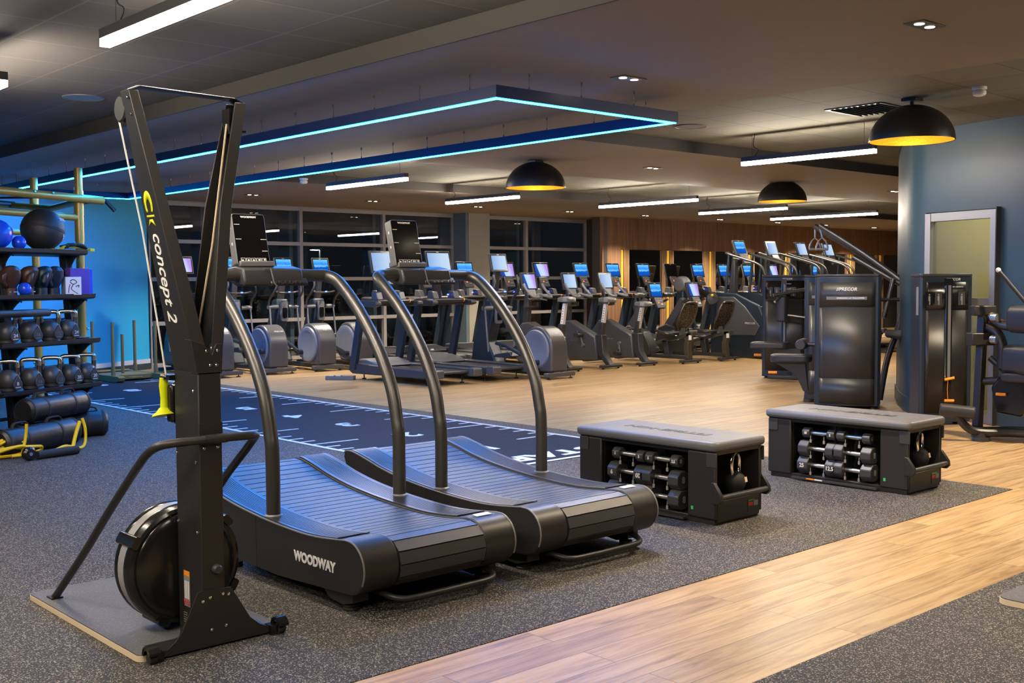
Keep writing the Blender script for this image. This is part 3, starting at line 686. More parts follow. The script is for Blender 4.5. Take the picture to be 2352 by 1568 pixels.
# ------------------------------------------------------------------ curved treadmills
def curve_profile():
    top = [(1.655, .395), (1.64, .425), (1.6, .433), (1.54, .428), (1.42, .402), (1.28, .368), (1.1, .338), (.9, .316), (.7, .302), (.5, .295), (.36, .298), (.24, .308), (.14, .319)]
    end = [(.115+.115*cos(R(a)), .205+.115*sin(R(a))) for a in range(100, 271, 10)]
    return top, end
def curved_treadmill(x, label):
    t = thing('curved_treadmill', label, 'treadmill', (x, 3.785, 0), 0, 'curved treadmills')
    top, end = curve_profile()
    top = [(p.y, p.z) for p in spl([(0, a, b) for a, b in top], 4)]
    bot = [(.2, .085), (.7, .062), (1.05, .07), (1.3, .12), (1.5, .22), (1.62, .32)]
    for s in (-1, 1):
        a, c = sorted((s*.422, s*.24))
        b = MB(); b.prism(top+end+bot, a, c, 'x'); sh = b.build('side_housing', 'black', t, bev=.006, ang=25)
        # grooved foot rail on top
        rail = [p for p in top if .19 < p[0] < 1.6]
        xs_ = []; n = 11
        for k in range(n):
            x0 = .262+.012*k
            xs_ += [(x0, .006), (x0+.007, .006), (x0+.0075, .003), (x0+.0115, .003)]
        prof = [(.245, .001), (.247, .006)]+xs_+[(.262+.012*n, .006), (.412, .006), (.414, .001)]
        b = MB(); rings = [[(s*px, y, z+h) for px, h in prof] for y, z in rail]
        b.loft(rings, False, False); b.build('foot_rail', 'deck', sh)
        b = MB(); b.tube([(s*.4215, y, z) for y, z in top[3:]+end[:12]], .0045, 6); b.build('edge_trim', 'grey', sh)
        text('WOODWAY', .06, 'print', sh, (s*.4232, .38, .185), (0, s*1., 0), (0, 0, 1), sx=.95, bold=.0028)
        b = MB(); b.box((s*.4226, .885, .185), (.001, .004, .25)); b.build('panel_seam', 'rubber', sh)
        b = MB(); b.box((s*.33, .13, .3235), (.09, .035, .002), rx=.1); b.build('sticker', 'white', sh) if s > 0 else b.bm.free()
        # post
        P = [(s*.365, .82, .30), (s*.365, .82, .6), (s*.365, .835, .70), (s*.365, .87, .84), (s*.365, .94, .98), (s*.365, 1.04, 1.12), (s*.365, 1.17, 1.26), (s*.365, 1.29, 1.36), (s*.36, 1.37, 1.415), (s*.325, 1.415, 1.437), (s*.27, 1.425, 1.44), (s*.12, 1.425, 1.44)]
        MB().tube(spl(P, 6), .033, 18).build('handrail_post', 'satin', t)
        b = MB(); b.lathe([(.034, .02), (.043, .014), (.045, 0), (.034, -.03)], (s*.365, .82, .302), n=24); b.build('post_collar', 'grey', t)
    # slatted belt
    path = [(y, z-.006) for y, z in top]+[(.105+.112*cos(R(a)), .205+.108*sin(R(a))) for a in range(100, 281, 8)]
    d = [0]
    for p, q in zip(path, path[1:]): d.append(d[-1]+math.hypot(q[0]-p[0], q[1]-p[1]))
    def at_(L):
        for i in range(len(d)-1):
            if d[i] <= L <= d[i+1]:
                k = (L-d[i])/(d[i+1]-d[i]+1e-9); return (path[i][0]+(path[i+1][0]-path[i][0])*k, path[i][1]+(path[i+1][1]-path[i][1])*k)
        return path[-1]
    b = MB(); pitch = .0585; n = int(d[-1]/pitch)
    for k in range(n):
        y0, z0 = at_(k*pitch+.002); y1, z1 = at_((k+1)*pitch-.004)
        l = math.hypot(y1-y0, z1-z0); ny, nz = -(z1-z0)/l, (y1-y0)/l
        if nz < 0 and k*pitch < 1.4: ny, nz = -ny, -nz
        if k*pitch >= 1.4:
            cy, cz = .115, .205; my, mz = (y0+y1)/2-cy, (z0+z1)/2-cz
            if ny*my+nz*mz < 0: ny, nz = -ny, -nz
        h = .014; q = [(y0, z0), (y1, z1), (y1-ny*h, z1-nz*h), (y0-ny*h, z0-nz*h)]
        b.prism(q, -.236, .236, 'x')
    b.build('slat_belt', 'slat', t)
    b = MB(); b.prism([(y, z-.03) for y, z in top]+[(.105+.09*cos(R(a)), .195+.09*sin(R(a))) for a in range(100, 271, 10)]+[(1.3, .16), (1.6, .33)], -.238, .238, 'x'); b.build('belt_bed', 'rubber', t)
    b = MB(); b.box((0, .9, .1), (.4, .9, .06)); b.build('base_beam', 'black', t)
    # handlebar cross piece, console, tablet
    MB().tube([(-.13, 1.425, 1.44), (.13, 1.425, 1.44)], .03, 16).build('crossbar', 'satin', t)
    b = MB(); b.prism([(1.36, 1.385), (1.352, 1.41), (1.37, 1.475), (1.45, 1.49), (1.54, 1.48), (1.54, 1.42), (1.45, 1.385)], -.2, .15, 'x'); hd = b.build('console', 'charcoal', t, bev=.01)
    b = MB(); b.prism([(1.345, 1.385), (1.340, 1.398), (1.362, 1.425), (1.40, 1.425), (1.40, 1.385)], -.05, .17, 'x'); b.build('console_lip', 'black', hd, bev=.004)
    text('WOODWAY', .026, 'charcoal', hd, (.06, 1.3385, 1.403), (1, 0, 0), (0, .3, 1), ext=.002, sx=1.3)
    b = MB(); b.tube([(-.085, 1.352, 1.475), (-.05, 1.352, 1.475), (-.035, 1.342, 1.40), (-.02, 1.34, 1.385)], .004, 6); b.build('console_edge', 'grey', hd)
    b = MB(); b.box((-.09, 1.46, 1.5), (.2, .1, .03)); b.build('tablet_mount', 'grey', hd, bev=.006)
    tl = R(-13); c = Vector((-.105, 1.46, 1.625)); T = Matrix.Translation(c) @ Matrix.Rotation(tl, 4, 'X')
    b = MB(); b.T = T; b.rbox((0, .018, 0), (.19, .055, .272), .014, 'y'); tb = b.build('tablet', 'grey', t, bev=.002)
    b = MB(); b.T = T; b.rbox((0, -.0105, 0), (.182, .002, .265), .01, 'y'); b.build('tablet_face', 's_off', tb)
    def on(x_, z_, y_=-.0122): return T @ Vector((x_, y_, z_))
    rt, uu = (1, 0, 0), T.to_3x3() @ Vector((0, 0, 1))
    text('WOODWAY', .013, 'print', tb, on(.0, .118), rt, uu, sx=1.2, bold=.0006)
    b = MB(); b.T = T
    for x_, z_, w_ in ((-.072, .078, .032), (-.072, .0, .032), (.072, .0, .032), (.072, -.062, .032)): b.box((x_, -.012, z_), (w_, .001, .003))
    for k in range(5):
        x_ = -.06+.030*k
        for dx, dz, w_, h_ in ((0, .011, .024, .002), (0, -.011, .024, .002), (.012, 0, .002, .024), (-.012, 0, .002, .024), ((-.003, 0, 0, .002, .003)[k], (-.001, 0, 0, .002, .003)[k], .011, .009)): b.box((x_+dx, -.012, -.112+dz), (w_, .001, h_))
    b.build('tablet_icons', 'print', tb)
    b = MB(); b.T = T
    for z_ in (.065, -.02): b.box((-.0955, .018, z_), (.001, .008, .014))
    b.build('side_marks', 'white', tb)
    # feet and rear lift bar
    for x_, y_ in ((-.36, .19), (.36, .17), (-.36, 1.2), (.36, 1.2)):
        b = MB(); b.lathe([(0, 0), (.034, 0), (.036, .008), (.03, .014), (.035, .018), (.034, .026), (.014, .03), (.014, .09)], (x_, y_, .003), n=20); b.build('levelling_foot', 'rubber', t)
    for s in (-1, 1): MB().prism([(.12, .11), (.12, .05), (.2, .03), (.3, .04), (.36, .09)], s*.36-.04, s*.36+.04, 'x').build('foot_bracket', 'black', t)
    MB().tube(spl([(-.3, .2, .1), (-.27, .06, .075), (-.22, .0, .06), (-.1, -.012, .058), (.1, -.012, .058), (.26, -.005, .06), (.31, .05, .075), (.32, .2, .1)], 5), .014, 12).build('lift_bar', 'black', t)
    return t
ct = curved_treadmill(3.025, 'nearest curved treadmill, right behind the ski ergometer')
dup(ct, (4.03, 3.785, 0), 0, 'second curved treadmill, beside the dumbbell storage benches')

# ------------------------------------------------------------------ dumbbells, kettlebells, benches
def dumbbell(Lh, r, hw, label, txt=(None, None), group='hex dumbbells in the storage benches', flip=False):
    # axis along local y, origin at the centre
    t = thing('hex_dumbbell', label, 'dumbbell', (0, 0, 0), 0, group)
    for s in (-1, 1):
        hx = [(r*cos(R(45*k+22.5)), r*sin(R(45*k+22.5))) for k in range(8)]
        b = MB(); b.prism(hx, s*(Lh/2+hw/2)-hw/2, s*(Lh/2+hw/2)+hw/2, 'y'); h = b.build('hex_head', 'rubber_head', t, bev=.006)
        tx = txt[0 if s > 0 else 1]
        if tx: text(tx, r*.62, 'print', h, (-r*.925, s*(Lh/2+hw/2), 0), (0, -1 if not flip else 1, 0), (0, 0, 1 if not flip else -1), sx=.95, bold=.001)
        if s < 0: text('8', r*.9, 'printdim', h, (0, s*(Lh/2+hw)-.0005, 0), (1, 0, 0), (0, 0, 1), bold=.001)
    b = MB(); b.tube([(0, -Lh/2, 0), (0, -Lh*.3, 0), (0, 0, 0), (0, Lh*.3, 0), (0, Lh/2, 0)], [.0125, .0145, .0155, .0145, .0125], 14); b.build('grip', 'silver', t)
    return t
M['rubber_head'] = mat('urethane head', (.04, .04, .042), .38)
def kettlebell_round(label, loc, rz=0, group=None):
    t = thing('kettlebell', label, 'kettlebell', loc, rz, group)
    b = MB(); b.ball((0, 0, .068), (.066, .066, .066), 24, 14); b.lathe([(0, 0), (.04, 0), (.045, .006), (.055, .03)], n=20); b.build('bell', 'rubber', t)
    MB().tube(spl([(-.035, 0, .115), (-.046, 0, .15), (-.044, 0, .2), (-.025, 0, .23), (0, 0, .238), (.025, 0, .23), (.044, 0, .2), (.046, 0, .15), (.035, 0, .115)], 5), .0135, 12).build('handle', 'chrome', t)
    b = MB(); b.box((.02, -.061, .085), (.028, .004, .03), rx=-.2); b.build('weight_label', 'ply', t)
    return t
def bench(x, y, label, rows, side):
    t = thing('storage_bench', label, 'bench', (x, y, .003), 0, 'dumbbell storage benches')
    D, L, Hh = .45, 1.075, .42
    b = MB(); b.box((D/2, L/2, .02), (D-.03, L-.03, .04)); b.build('base', 'black', t, bev=.004)
    # end panels at both ends of the front, back panel, deck
    for a, c in ((0, .20), (L-.19, L)):
        b = MB(); b.box((.012, (a+c)/2, .225), (.024, c-a, .385)); b.build('front_panel', 'black', t, bev=.008)
    b = MB(); b.box((D-.012, L/2, .225), (.024, L, .385)); b.build('back_panel', 'black', t, bev=.008)
    b = MB(); b.box((D/2, L/2, .412), (D-.01, L-.01, .02)); b.box((D/2, L-.19, .225), (D-.05, .02, .37)); b.box((D/2, .2, .225), (D-.05, .02, .37)); b.box((D/2+.06, L/2, .225), (.02, L-.4, .37)); b.box((D/2, L-.006, .225), (D-.05, .012, .37)); b.build('inner_frame', 'blackgloss', t)
    b = MB(); b.box((D/2, .015, .075), (D-.05, .03, .12)); b.box((D/2, .1, .135), (D-.05, .19, .01)); b.build('end_box', 'black', t, bev=.003)
    for yy in (.025, L-.045):
        b = MB(); b.box((-.002, yy, .375), (.008, .075, .085)); b.build('corner_guard', 'charcoal', t, bev=.006)
    b = MB(); b.box((D+.002, .025, .375), (.008, .075, .085)); b.build('corner_guard', 'charcoal', t, bev=.006)
    # cushion
    b = MB(); b.rbox((D/2, L/2, .452), (D+.05, L+.05, .056), .05, 'z', 6); b.build('cushion', 'benchpad', t, bev=.022, seg=4)
    text('FITBENCH', .095, 'black', t, (D/2, L/2, .4806), (0, 1, 0), (-1, 0, 0), sx=1.5, bold=.003)
    # end handle and label
    b = MB(); b.tube([(-.015, -.035, .165), (D+.015, -.035, .165)], .0165, 14); b.build('end_handle', 'charcoal', t)
    for xx in (-.004, D+.004):
        b = MB(); b.prism([(.02, .13), (.02, .25), (0, .25), (-.05, .185), (-.055, .15), (-.035, .13)], xx-.012, xx+.012, 'x'); b.build('handle_bracket', 'black', t, bev=.003)
    b = MB(); b.box((D-.09, -.0012, .075), (.1, .002, .075)); b.m = 1; b.box((D-.115, -.0028, .085), (.045, .001, .02)); b.m = 2; b.box((D-.065, -.0028, .085), (.04, .001, .03)); b.build('rating_label', ['black', 'red', 'printdim'], t)
    text('FITBENCH', .014, 'greenprint', t, (D-.105, -.003, .105), (1, 0, 0), (0, 0, 1))
    b = MB(); b.box((-.0005, .165, .085), (.001, .016, .02)); b.build('green_sticker', 'greenprint', t)
    b = MB(); b.box((-.012, L/2, .018), (.03, L-.42, .012)); b.build('bottom_ledge', 'charcoal', t)
    b = MB(); b.box((-.028, L*.66, .022), (.002, .06, .008)); b.m = 1; b.box((-.028, L*.6, .022), (.002, .06, .008)); b.build('ledge_sticker', ['orange', 'white'], t)
    # cradles
    b = MB()
    for cy in (L*.625, L*.375):
        for z in (.335, .225, .11):
            for s in (-1, 1): b.box((.06, cy+s*.052, z-.03), (.12, .008, .05))
        b.box((.13, cy-.07, .23), (.01, .004, .35)); b.box((.13, cy+.07, .23), (.01, .004, .35))
    b.build('cradle', 'blackgloss', t)
    tg = None
    for cy in (L*.625, L*.375):
        for z in (.335, .225, .11):
            for s in (-1, 1):
                if tg is None: b = MB(); b.box((0, 0, -.052), (.006, .014, .022)); b.box((.002, 0, -.03), (.005, .005, .03)); tg = o = b.build('weight_tag', 'printdim', t)
                else: o = tg.copy(); COL.objects.link(o)
                o.location = (0, cy+s*.052, z)
    names = ('upper', 'middle', 'lower'); sz = ((.038, .05), (.06, .07), (.062, .075))
    for i, z in enumerate((.335, .225, .11)):
        for j, cy in enumerate((L*.625, L*.375)):
            r, hw = sz[i]
            d = dumbbell(.135, r, hw+.008, '%s dumbbell in the %s column of the %s' % (names[i], ('left', 'right')[j], side), rows[i][j], flip=(side[0] == 'n' and i == 1))
            d.location = (x+.035, y+cy, z+.003)
    kettlebell_round('round kettlebell with steel handle in the end of the %s' % side, (x+.285, y+.075, .146), R(8), 'kettlebells in the storage benches')
    return t
M['greenprint'] = mat('green print', (.05, .45, .12), .5)
bench(5.09, 3.905, 'near dumbbell storage bench, partly behind the second curved treadmill', ((('5', '5'), ('5', '2.5')), (('9', '20'), (None, None)), (('25', None), (None, None))), 'near storage bench')
bench(6.71, 3.605, 'far dumbbell storage bench standing at the edge of the wood floor', ((('10', '5'), (None, None)), ((None, None), (None, None)), (('25', '12.5'), (None, None))), 'far storage bench')

t = thing('platform_board', 'corner of a light edged grey board at the right edge of the photo', 'board', (5.02, 1.91, .003), R(0))
MB().rbox((.0, 0, .012), (.56, .46, .024), .06, 'z', 6).build('board', 'ply', t)
MB().rbox((.0, 0, .0265), (.555, .455, .005), .058, 'z', 6).build('board_mat', 'mattop', t)
# ------------------------------------------------------------------ storage rack at the left
RA = R(26.5); RO = Vector((4.28, 10.58, .003)); ux = Vector((cos(RA), sin(RA), 0)); uy = Vector((-sin(RA), cos(RA), 0))
def rk(x, y, z): return RO+ux*x+uy*y+UP*z
SH = ((.46, .0), (.88, .005), (1.30, .05), (1.715, .13))       # shelf top height, front edge setback
def rack():
    t = thing('storage_rack', 'black four shelf storage rack with kettlebells, gloves and balls', 'rack', RO, RA)
    for i, (z, y) in enumerate(SH):
        for x0 in (-1.2, -2.45):
            b = MB(); b.prism([(y-.005, z+.008), (y, z-.028), (y+.02, z-.04), (y+.34, z-.055), (y+.36, z-.045), (y+.36, z), (y+.02, z-.004)], x0, x0+1.2, 'x')
            b.build('shelf', 'black', t, bev=.002)
    def yy(z): return .10+.085*z
    for x in (-.07, -.88, -1.5, -2.3):
        b = MB(); b.loft([[(x-.04, yy(0)+.06, 0), (x+.04, yy(0)+.06, 0), (x+.04, yy(0)+.14, 0), (x-.04, yy(0)+.14, 0)], [(x-.04, yy(1.72)+.06, 1.70), (x+.04, yy(1.72)+.06, 1.70), (x+.04, yy(1.72)+.14, 1.70), (x-.04, yy(1.72)+.14, 1.70)]])
        b.build('upright', 'black', t, bev=.003)
        b = MB(); b.box((x, .28, .02), (.1, .7, .04)); b.build('foot', 'black', t, bev=.003)
        for z, y in SH:
            b = MB(); q = spl([(0, .03+y, z-.045), (0, .10+y, z-.08), (0, yy(z)+.06, z-.2)], 4)
            b.prism([(p.y, p.z) for p in q]+[(yy(z)+.1, z-.2), (yy(z)+.1, z-.045)], x-.008, x+.008, 'x'); b.build('shelf_bracket', 'black', t)
            bolts(t, [(x+.045, yy(z)+.1, z-.09), (x+.045, y+.09, z-.058)], (1, 0, 0), .008)
    b = MB()
    for z in (.2, .62, 1.06, 1.5): b.cyl((-2.4, yy(z)+.155, z), (-.0, yy(z)+.155, z), .018, n=10)
    b.build('cross_tube', 'black', t)
    MB().cyl((-1.6, .0, 1.145), (-.66, .0, 1.145), .034, n=16).build('bar_rest_tube', 'charcoal', t)
    b = MB(); b.cyl((-1.6, .0, 1.145), (-.95, .0, 1.145), .0345, n=16); b.build('bar_sleeve', 'black', t)
rack()
M['kbsteel'] = mat('brushed steel handle', (.6, .58, .56), .22, 1.)
M['kbbody'] = mat('dark grey bell', (.045, .045, .047), .4)
M['kbplate'] = mat('slate number plate', (.03, .035, .04), .45)
def comp_kb(num, label, x, y, z):
    t = thing('kettlebell', label, 'kettlebell', rk(x, y, z), R(-20), 'competition kettlebells on the rack')
    s = 1.0
    b = MB(); b.lathe([(0, 0), (.06, 0), (.064, .008), (.072, .014)]+[(.097*sin(R(a)), .101-.097*cos(R(a))) for a in range(48, 172, 8)]+[(0, .19)], n=32); b.build('bell', 'kbbody', t)
    for q in (-1, 1): MB().tube([(q*.058, 0, .13), (q*.07, 0, .175), (q*.072, 0, .215)], [.03, .02, .0185], 12).build('horn', 'black', t)
    MB().tube(spl([(-.073, 0, .215), (-.072, 0, .25), (-.06, 0, .268), (0, 0, .272), (.06, 0, .268), (.072, 0, .25), (.073, 0, .215)], 5), .0195, 12).build('handle', 'kbsteel', t)
    T = Matrix.Translation((.025, -.0, .088))  @ Matrix.Rotation(R(35), 4, 'Z') @ Matrix.Rotation(R(90), 4, 'X')
    b = MB(); b.T = T; pts = [(0, .066)]+[(.046*cos(R(a)), -.02+.048*sin(R(a))) for a in range(20, -201, -20)]
    b.prism([(p[0], p[1]) for p in pts], .076, .093, 'z'); pl = b.build('number_plate', 'kbplate', t, bev=.004)
    up = T.to_3x3() @ Vector((0, 1, 0)); rt = T.to_3x3() @ Vector((1, 0, 0))
    text(num, .042, 'print' if num in ('24', '20', '8') else 'grey', pl, T @ Vector((0, -.012, .0938)), rt, up)
    b = MB(); b.T = T; b.box((0, -.042, .0938), (.05, .005, .001)); b.build('plate_line', 'print' if num in ('24', '20', '8') else 'grey', pl)
for x, num, lab in ((-.09, '20', 'kettlebell marked 20 at the right end of the lowest shelf'), (-.30, '20', 'second kettlebell from the right on the lowest shelf, marked 20'), (-.535, '12', 'middle kettlebell on the lowest shelf, marked 12'),
                    (-.785, '16', 'fourth kettlebell from the right on the lowest shelf, marked 16'), (-1.04, '8', 'kettlebell marked 8 on the lowest shelf, at the left edge')): comp_kb(num, lab, x, .105, SH[0][0]-.004)
for x, num, lab in ((-.32, '24', 'kettlebell marked 24 at the right end of the upper kettlebell row'), (-.54, '12', 'kettlebell second from the right in the upper row, marked 12'), (-.79, '16', 'kettlebell marked 16 in the upper row, under the grey bar end'),
                    (-1.05, '24', 'kettlebell marked 24 at the left edge of the upper row')): comp_kb(num, lab, x, .105, SH[1][0]-.004)
t = thing('weight_plate', 'small grey plate lying right of the upper kettlebells', 'plate', rk(-.09, .18, SH[1][0]-.003), RA); MB().lathe([(0, 0), (.09, 0), (.1, .01), (.1, .016), (.0, .02)], n=24).build('disc', 'charcoal', t)
# third shelf
def glove(x, m, label, rz, s=1.):
    t = thing('boxing_glove', label, 'boxing glove', rk(x, .17, SH[2][0]-.003), RA+rz, 'boxing gloves on the rack')
    b = MB(); rings = []
    for z, rx, ry, oy in ((0, .055, .05, 0), (.07, .055, .05, 0), (.085, .062, .058, 0), (.13, .085, .075, -.005), (.18, .092, .085, -.015), (.225, .082, .08, -.03), (.255, .055, .055, -.04), (.268, .02, .02, -.045)):
        rings.append([(rx*cos(2*PI*k/20), oy+ry*sin(2*PI*k/20), z) for k in range(20)])
    b.loft(rings); b.build('mitt', m, t)
    b = MB(); b.tube(spl([(-.05, -.05, .09), (-.085, -.075, .13), (-.08, -.085, .18), (-.05, -.095, .205)], 4), [.024]*4*3+[.02], 10) if False else b.tube([(-.05, -.05, .09), (-.085, -.07, .13), (-.08, -.08, .175), (-.055, -.09, .2)], [.022, .03, .03, .016], 10); b.build('thumb', m, t)
    b = MB(); b.lathe([(.057, 0), (.06, .003), (.06, .066), (.057, .07)], n=20); b.build('cuff', m, t)
    text('STRONG', .017, 'print', t, (.01, -.0575, .035), (1, 0, 0), (0, 0, 1)) if m == 'brown' else None
glove(-.93, 'brown', 'brown boxing glove at the left edge of the rack', R(-25)); glove(-.735, 'brown', 'brown boxing glove with its cuff beside the small blue ball', R(15))
glove(-.57, 'navyleather', 'dark navy boxing glove next to the brown one', R(20)); glove(-.42, 'navyleather', 'dark navy boxing glove nearest the patterned block', R(-15))
t = thing('foam_block', 'purple foam yoga block standing on the rack', 'block', rk(-.135, .14, SH[2][0]-.003), RA-R(8)); MB().box((0, 0, .125), (.22, .075, .25)).build('foam', 'purple', t, bev=.006)
t = thing('foam_block', 'blue foam block behind the purple one at the shelf end', 'block', rk(-.0, .14, SH[2][0]-.003), RA-R(8)); MB().box((0, 0, .122), (.055, .075, .244)).build('foam', 'bluefoam', t, bev=.006)
M['marble'] = veneer('grey blue streaked foam', (.05, .12, .2), (.55, .6, .62))
t = thing('patterned_block', 'cream block with a dark line drawing, streaked sides', 'block', rk(-.26, .10, SH[2][0]-.003), RA-R(30))
MB().box((.0, 0, .085), (.15, .12, .17)).build('foam', 'marble', t, bev=.004); b = MB(); b.box((0, -.0615, .085), (.14, .002, .165)); b.build('front_face', 'white', t)
for P in ([(-.03, .13), (.0, .145), (.03, .12), (.0, .10), (-.03, .12)], [(.0, .1), (-.02, .06), (.01, .03), (.04, .012)], [(-.045, .02), (-.04, .07), (-.03, .1)], [(.02, .08), (.05, .09), (.045, .07)]):
    MB().tube(spl([(x, -.063, z) for x, z in P], 5), .0035, 5).build('drawn_line', 'black', t)
def ball(x, y, z, r, m, label, name='ball'):
    t = thing(name, label, 'ball', rk(x, y, z), RA); MB().ball((0, 0, r), r, 24, 16).build('ball', m, t); return t
ball(-.84, .09, SH[2][0]-.001, .058, 'blue', 'small glossy blue ball lying before the boxing gloves')
# top shelf
t = ball(-.37, .32, SH[3][0]-.004, .195, 'ballskin', 'big black wall ball marked 9 on the top shelf', 'wall_ball')
b = MB(); b.lathe([(.192, -.012), (.1965, -.012), (.1965, .012), (.192, .012)], (0, 0, .195), (.25, 0, 1), 36); b.build('seam_band', 'rubber', t)
d = Vector((.46, -.86, .1)).normalized()
text('9', .075, 'print', t, Vector((0, 0, .195))+Vector((.45, -.84, -.34)).normalized()*.197, (.88, .47, 0), (0.1, -.2, 1))
text('STRONG', .042, 'print', t, Vector((0, 0, .195))+Vector((.45, -.8, .48)).normalized()*.198, (.88, .47, 0), (-.2, .4, 1))
t = ball(-.75, .23, SH[3][0]-.004, .062, 'blue', 'small glossy blue ball on the top shelf beside the wall ball')
t = ball(-.97, .26, SH[3][0]-.004, .13, 'blue', 'big blue ball with a red ringed hole at the left edge')
b = MB(); b.lathe([(.02, 0), (.028, .004), (.036, 0)], (.105, -.065, .16), (.85, -.5, .2), 20); b.build('hole_ring', 'red', t)
t = thing('suspension_straps', 'black and yellow straps heaped at the right end of the top shelf', 'straps', rk(-.07, .24, SH[3][0]), RA)
b = MB()
for k in range(3): b.tube(spl([(-.3+.05*k, -.02*k, .01), (-.12, .03-.02*k, .02+.012*k), (.02, -.03+.03*k, .025+.01*k), (.12, .02, .02), (.2, -.03, .012)], 5), .009, 6, flat=(2.2, .5))
b.build('strap', 'yellow', t)
b = MB()
for k in range(4): b.tube(spl([(-.12, .05-.03*k, .035), (-.02, -.02+.02*k, .06), (.08, .03-.02*k, .055), (.15, -.02, .03)], 4), .016, 7)
b.build('strap_grip', 'rubber', t)
b = MB(); b.box((.21, -.03, .012), (.06, .03, .028)); b.build('buckle', 'yellow', t, bev=.004)
b = MB(); b.tube(spl([(-.36, .0, .012), (-.3, .03, .03), (-.24, 0, .012)], 4), .01, 6); b.build('strap_end', 'rubber', t)

# ------------------------------------------------------------------ bags, bands and rollers on the floor
def bag(a, c, r, label, handles=True):
    a, c = Vector(a), Vector(c); L = (c-a).length; m_ = (a+c)/2; rz = math.atan2(c.y-a.y, c.x-a.x)
    t = thing('training_bag', label, 'sandbag', (m_.x, m_.y, m_.z-r), rz, 'black training bags on the floor')
    h = L/2; pr = [(0, -h), (r*.8, -h), (r*.97, -h+.02), (r, -h+.05), (r*.98, 0), (r, h-.05), (r*.97, h-.02), (r*.8, h), (0, h)]
    b = MB(); b.lathe(pr, (0, 0, r), (1, 0, 0), 28); b.build('bag_body', 'bag', t)
    for x in (-h+.04, h-.04, -h*.45, h*.45): MB().lathe([(r*.99, -.012), (r*1.025, -.010), (r*1.025, .010), (r*.99, .012)], (x, 0, r), (1, 0, 0), 28).build('webbing', 'rubber', t)
    if handles:
        for s in (-1, 1): MB().tube(spl([(s*h*.45-.09, -.0, 2*r-.004), (s*h*.45-.06, -.0, 2*r+.03), (s*h*.45+.06, -.0, 2*r+.03), (s*h*.45+.09, -.0, 2*r-.004)], 4), .011, 7, flat=(1.5, .7)).build('carry_handle', 'rubber', t)
    MB().tube(spl([(h-.015, -r*.6, r*1.5), (h+.004, 0, r*1.2), (h+.004, r*.3, r*.5)], 4), .004, 5).build('zip', 'charcoal', t)
bag((2.95, 9.42, .118), (3.72, 9.86, .118), .115, 'long black training bag lying in front under the yellow bands')
bag((3.24, 9.92, .105), (3.84, 10.14, .105), .10, 'black training bag wedged between the front one and the right one', False)
bag((3.55, 10.33, .12), (4.16, 10.20, .12), .118, 'rightmost black training bag, its end turned to the camera')
bag((3.28, 9.80, .325), (3.96, 10.24, .325), .105, 'black training bag with yellow tab lying on top of the others')
t = thing('medicine_ball', 'grey black ball on the floor at the left edge behind the bags', 'ball', (3.05, 10.35, .003)); b = MB(); b.ball((0, 0, .2), .2, 24, 16); b.build('ball', 'bag', t)
t = thing('resistance_tubes', 'tangled yellow rubber tubes in a heap on the floor', 'resistance bands', (3.2, 9.32, .003))
random.seed(5)
for k in range(7):
    x0 = -.42+.05*k; yo = random.uniform(-.08, .05); h = random.uniform(.06, .15)
    P = [(x0-.35, yo-.1, .02), (x0-.1, yo, .03+.02*k*.5), (x0+.12, yo+.03, h), (x0+.2, yo+.08, h*.8), (x0+.17, yo+.1, .03), (x0-.05, yo+.12, .02), (x0-.3, yo+.06, .05)]
    MB().tube(spl(P, 6), .0125, 8).build('tube', 'yellow', t)
MB().tube(spl([(-.2, -.06, .03), (.1, -.05, .035), (.24, .0, .06), (.33, .05, .04), (.42, .1, .02), (.47, .14, .06), (.48, .16, .17), (.46, .17, .26)], 6), .0125, 8).build('tube', 'yellow', t)
MB().tube(spl([(.43, .15, .235), (.38, .10, .15), (.33, .05, .04), (.3, -.02, .016), (.24, -.05, .02)], 6), .016, 8).build('tube', 'yellow', t)
MB().tube(spl([(-.1, .0, .03), (-.06, .02, .16), (-.05, .02, .27)], 4), .0125, 8).build('tube', 'yellow', t)
t = thing('roller_handle', 'black padded roller handle with metal joint lying before the yellow tubes', 'handle', (3.14, 9.14, .003), R(12))
MB().cyl((.02, 0, .036), (.38, 0, .036), .034, n=20).build('grip', 'rubber', t)
b = MB(); b.lathe([(0, -.03), (.04, -.03), (.055, -.015), (.055, .015), (.04, .03), (0, .03)], (-.05, 0, .056), (0, 1, 0), 20); b.box((-.01, 0, .04), (.06, .05, .05)); b.build('joint', 'blackgloss', t)
b = MB(); b.cyl((-.05, -.034, .056), (-.05, .034, .056), .014); b.build('joint_bolt', 'chrome', t)

